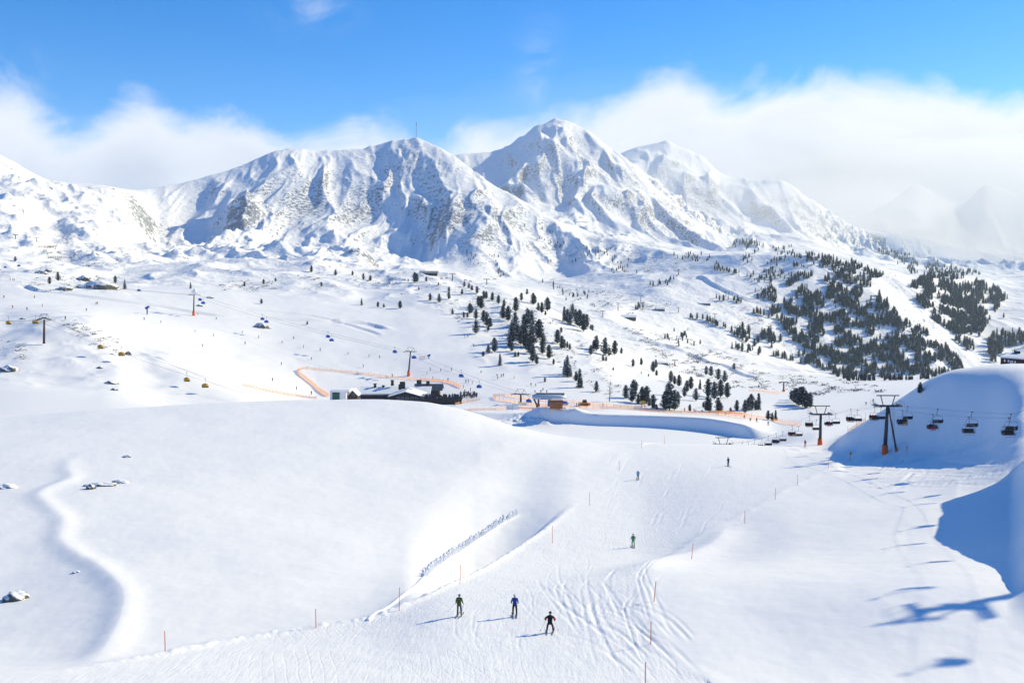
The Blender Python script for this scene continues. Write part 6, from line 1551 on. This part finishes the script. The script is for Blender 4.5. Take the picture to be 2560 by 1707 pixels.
mist(2430, 500, 5400, 1350, 1100, 330, 8e-4, 401)
mist(1520, 430, 2650, 800, 160, 260, 2.6e-4, 405)
mist(1780, 440, 3900, 420, 260, 150, 6e-4, 403)
mist(2080, 520, 3500, 420, 300, 110, 8e-4, 404)
mist(1900, 420, 5600, 900, 700, 300, 6e-4, 402)
haze_box(-11000, 12000, -400, 9700, float(Zg.min()) - 1.0, float(Zg.max()) + 6.0, 5.0e-5)

# ------------------------------------------------------------------ camera, sun, sky
cam = bpy.data.cameras.new('camera'); co = bpy.data.objects.new('camera', cam); COL.objects.link(co)
cam.lens = LENS; cam.sensor_width = 36; cam.clip_start = 0.5; cam.clip_end = 40000
co.location = (0, 0, 0); co.rotation_euler = (math.pi / 2 - TH, 0, 0); sc.camera = co
sl = bpy.data.lights.new('sun', 'SUN'); so = bpy.data.objects.new('sun', sl); COL.objects.link(so)
sl.energy = 4.4; sl.angle = R(0.55); sl.color = (1.0, 0.88, 0.56)
so.rotation_euler = Vector(-SUN).to_track_quat('-Z', 'Y').to_euler()

w = bpy.data.worlds.new('World'); sc.world = w; w.use_nodes = True
nt = w.node_tree; nt.nodes.clear()
wo = nt.nodes.new('ShaderNodeOutputWorld'); bg = nt.nodes.new('ShaderNodeBackground'); nt.links.new(bg.outputs[0], wo.inputs[0])
sky = nt.nodes.new('ShaderNodeTexSky'); sky.sky_type = 'NISHITA'; sky.sun_disc = False
sky.sun_elevation = SUN_EL; sky.sun_rotation = math.pi / 2 - SUN_AZ
sky.altitude = 2000; sky.air_density = 1.0; sky.dust_density = 0.5; sky.ozone_density = 3.0
hs = nt.nodes.new('ShaderNodeHueSaturation'); hs.inputs['Saturation'].default_value = 1.45; hs.inputs['Hue'].default_value = 0.507; nt.links.new(sky.outputs[0], hs.inputs['Color'])
SKYK = 0.135
bg.inputs['Strength'].default_value = SKYK
tcg = nt.nodes.new('ShaderNodeTexCoord').outputs['Generated']
sp = nt.nodes.new('ShaderNodeSeparateXYZ'); nt.links.new(tcg, sp.inputs[0])
az = math_(nt, 'ARCTAN2', sp.outputs[0], sp.outputs[1])
hor = math_(nt, 'SQRT', math_(nt, 'ADD', math_(nt, 'POWER', sp.outputs[0], 2.0), math_(nt, 'POWER', sp.outputs[1], 2.0)))
el = math_(nt, 'ARCTAN2', sp.outputs[2], hor)
# outline of the cloud bank: elevation of its top against azimuth
tops = [(-300, 235), (0, 225), (180, 290), (350, 228), (470, 285), (620, 300), (720, 318), (800, 322), (920, 285), (1010, 318), (1060, 352), (1110, 345), (1170, 312), (1280, 300), (1380, 262), (1500, 245), (1620, 200), (1700, 180), (1790, 215), (1850, 220),
        (1900, 195), (2010, 178), (2110, 196), (2200, 192), (2300, 215), (2400, 205), (2560, 205), (2860, 200)]
cr = nt.nodes.new('ShaderNodeFloatCurve')
cu = cr.mapping.curves[0]
A0, A1 = -0.7, 0.7
pts = []
for x, y in tops:
    u, v = ray(x, y); a = math.atan(u); e = math.atan(v * math.cos(a)); pts.append(((a - A0) / (A1 - A0), e / 0.5))
while len(cu.points) < len(pts): cu.points.new(0.5, 0.5)
for p, (px, py) in zip(cu.points, sorted(pts)): p.location = (px, py)
cr.mapping.update()
nt.links.new(math_(nt, 'DIVIDE', math_(nt, 'SUBTRACT', az, A0), A1 - A0, clamp=True), cr.inputs['Value'])
top = math_(nt, 'MULTIPLY', cr.outputs[0], 0.5)
cv = nt.nodes.new('ShaderNodeCombineXYZ'); nt.links.new(az, cv.inputs[0]); nt.links.new(math_(nt, 'MULTIPLY', el, 1.5), cv.inputs[1])
nA = noise_tex(nt, cv.outputs[0], 9.0, 9, 0.60, 0.35)
nB = noise_tex(nt, cv.outputs[0], 4.0, 3, 0.5)
edge = math_(nt, 'ADD', math_(nt, 'SUBTRACT', top, el), math_(nt, 'MULTIPLY', math_(nt, 'SUBTRACT', nA, 0.52), 0.10))
cl = smooth_node(nt, edge, -0.010, 0.034)
cl = math_(nt, 'POWER', cl, 0.8)
shade = smooth_node(nt, math_(nt, 'ADD', edge, math_(nt, 'MULTIPLY', math_(nt, 'SUBTRACT', nB, 0.5), 0.12)), 0.0, 0.16)
ccol = mixc(nt, shade, (5.3, 5.4, 5.7, 1), (2.6, 2.85, 3.6, 1))
# thin wisps higher up
wv = nt.nodes.new('ShaderNodeCombineXYZ'); nt.links.new(math_(nt, 'MULTIPLY', az, 1.0), wv.inputs[0]); nt.links.new(math_(nt, 'MULTIPLY', el, 1.0), wv.inputs[1])
wn = noise_tex(nt, wv.outputs[0], 11.0, 6, 0.6, 0.6)
def blob(x, y, rx, ry):
    u, v = ray(x, y); a = math.atan(u); e = math.atan(v * math.cos(a))
    q = math_(nt, 'ADD', math_(nt, 'POWER', math_(nt, 'DIVIDE', math_(nt, 'SUBTRACT', az, a), rx), 2.0), math_(nt, 'POWER', math_(nt, 'DIVIDE', math_(nt, 'SUBTRACT', el, e), ry), 2.0))
    return math_(nt, 'EXPONENT', math_(nt, 'MULTIPLY', q, -1.0))
bl = math_(nt, 'ADD', math_(nt, 'ADD', blob(770, 25, 0.032, 0.016), blob(1350, 190, 0.02, 0.035)), math_(nt, 'MULTIPLY', blob(30, 190, 0.04, 0.02), 0.8))
wisp = math_(nt, 'MULTIPLY', math_(nt, 'MULTIPLY', bl, smooth_node(nt, wn, 0.40, 0.70)), 0.55)
cl = math_(nt, 'MAXIMUM', cl, wisp)
nt.links.new(mixc(nt, cl, hs.outputs[0], ccol), bg.inputs['Color'])

sc.view_settings.view_transform = 'Standard'; sc.view_settings.look = 'None'; sc.view_settings.gamma = 1
sc.view_settings.exposure = 0.48
sc.cycles.max_bounces = 5; sc.cycles.diffuse_bounces = 3; sc.cycles.glossy_bounces = 1; sc.cycles.transmission_bounces = 1
sc.cycles.volume_bounces = 1
sc.cycles.use_denoising = True
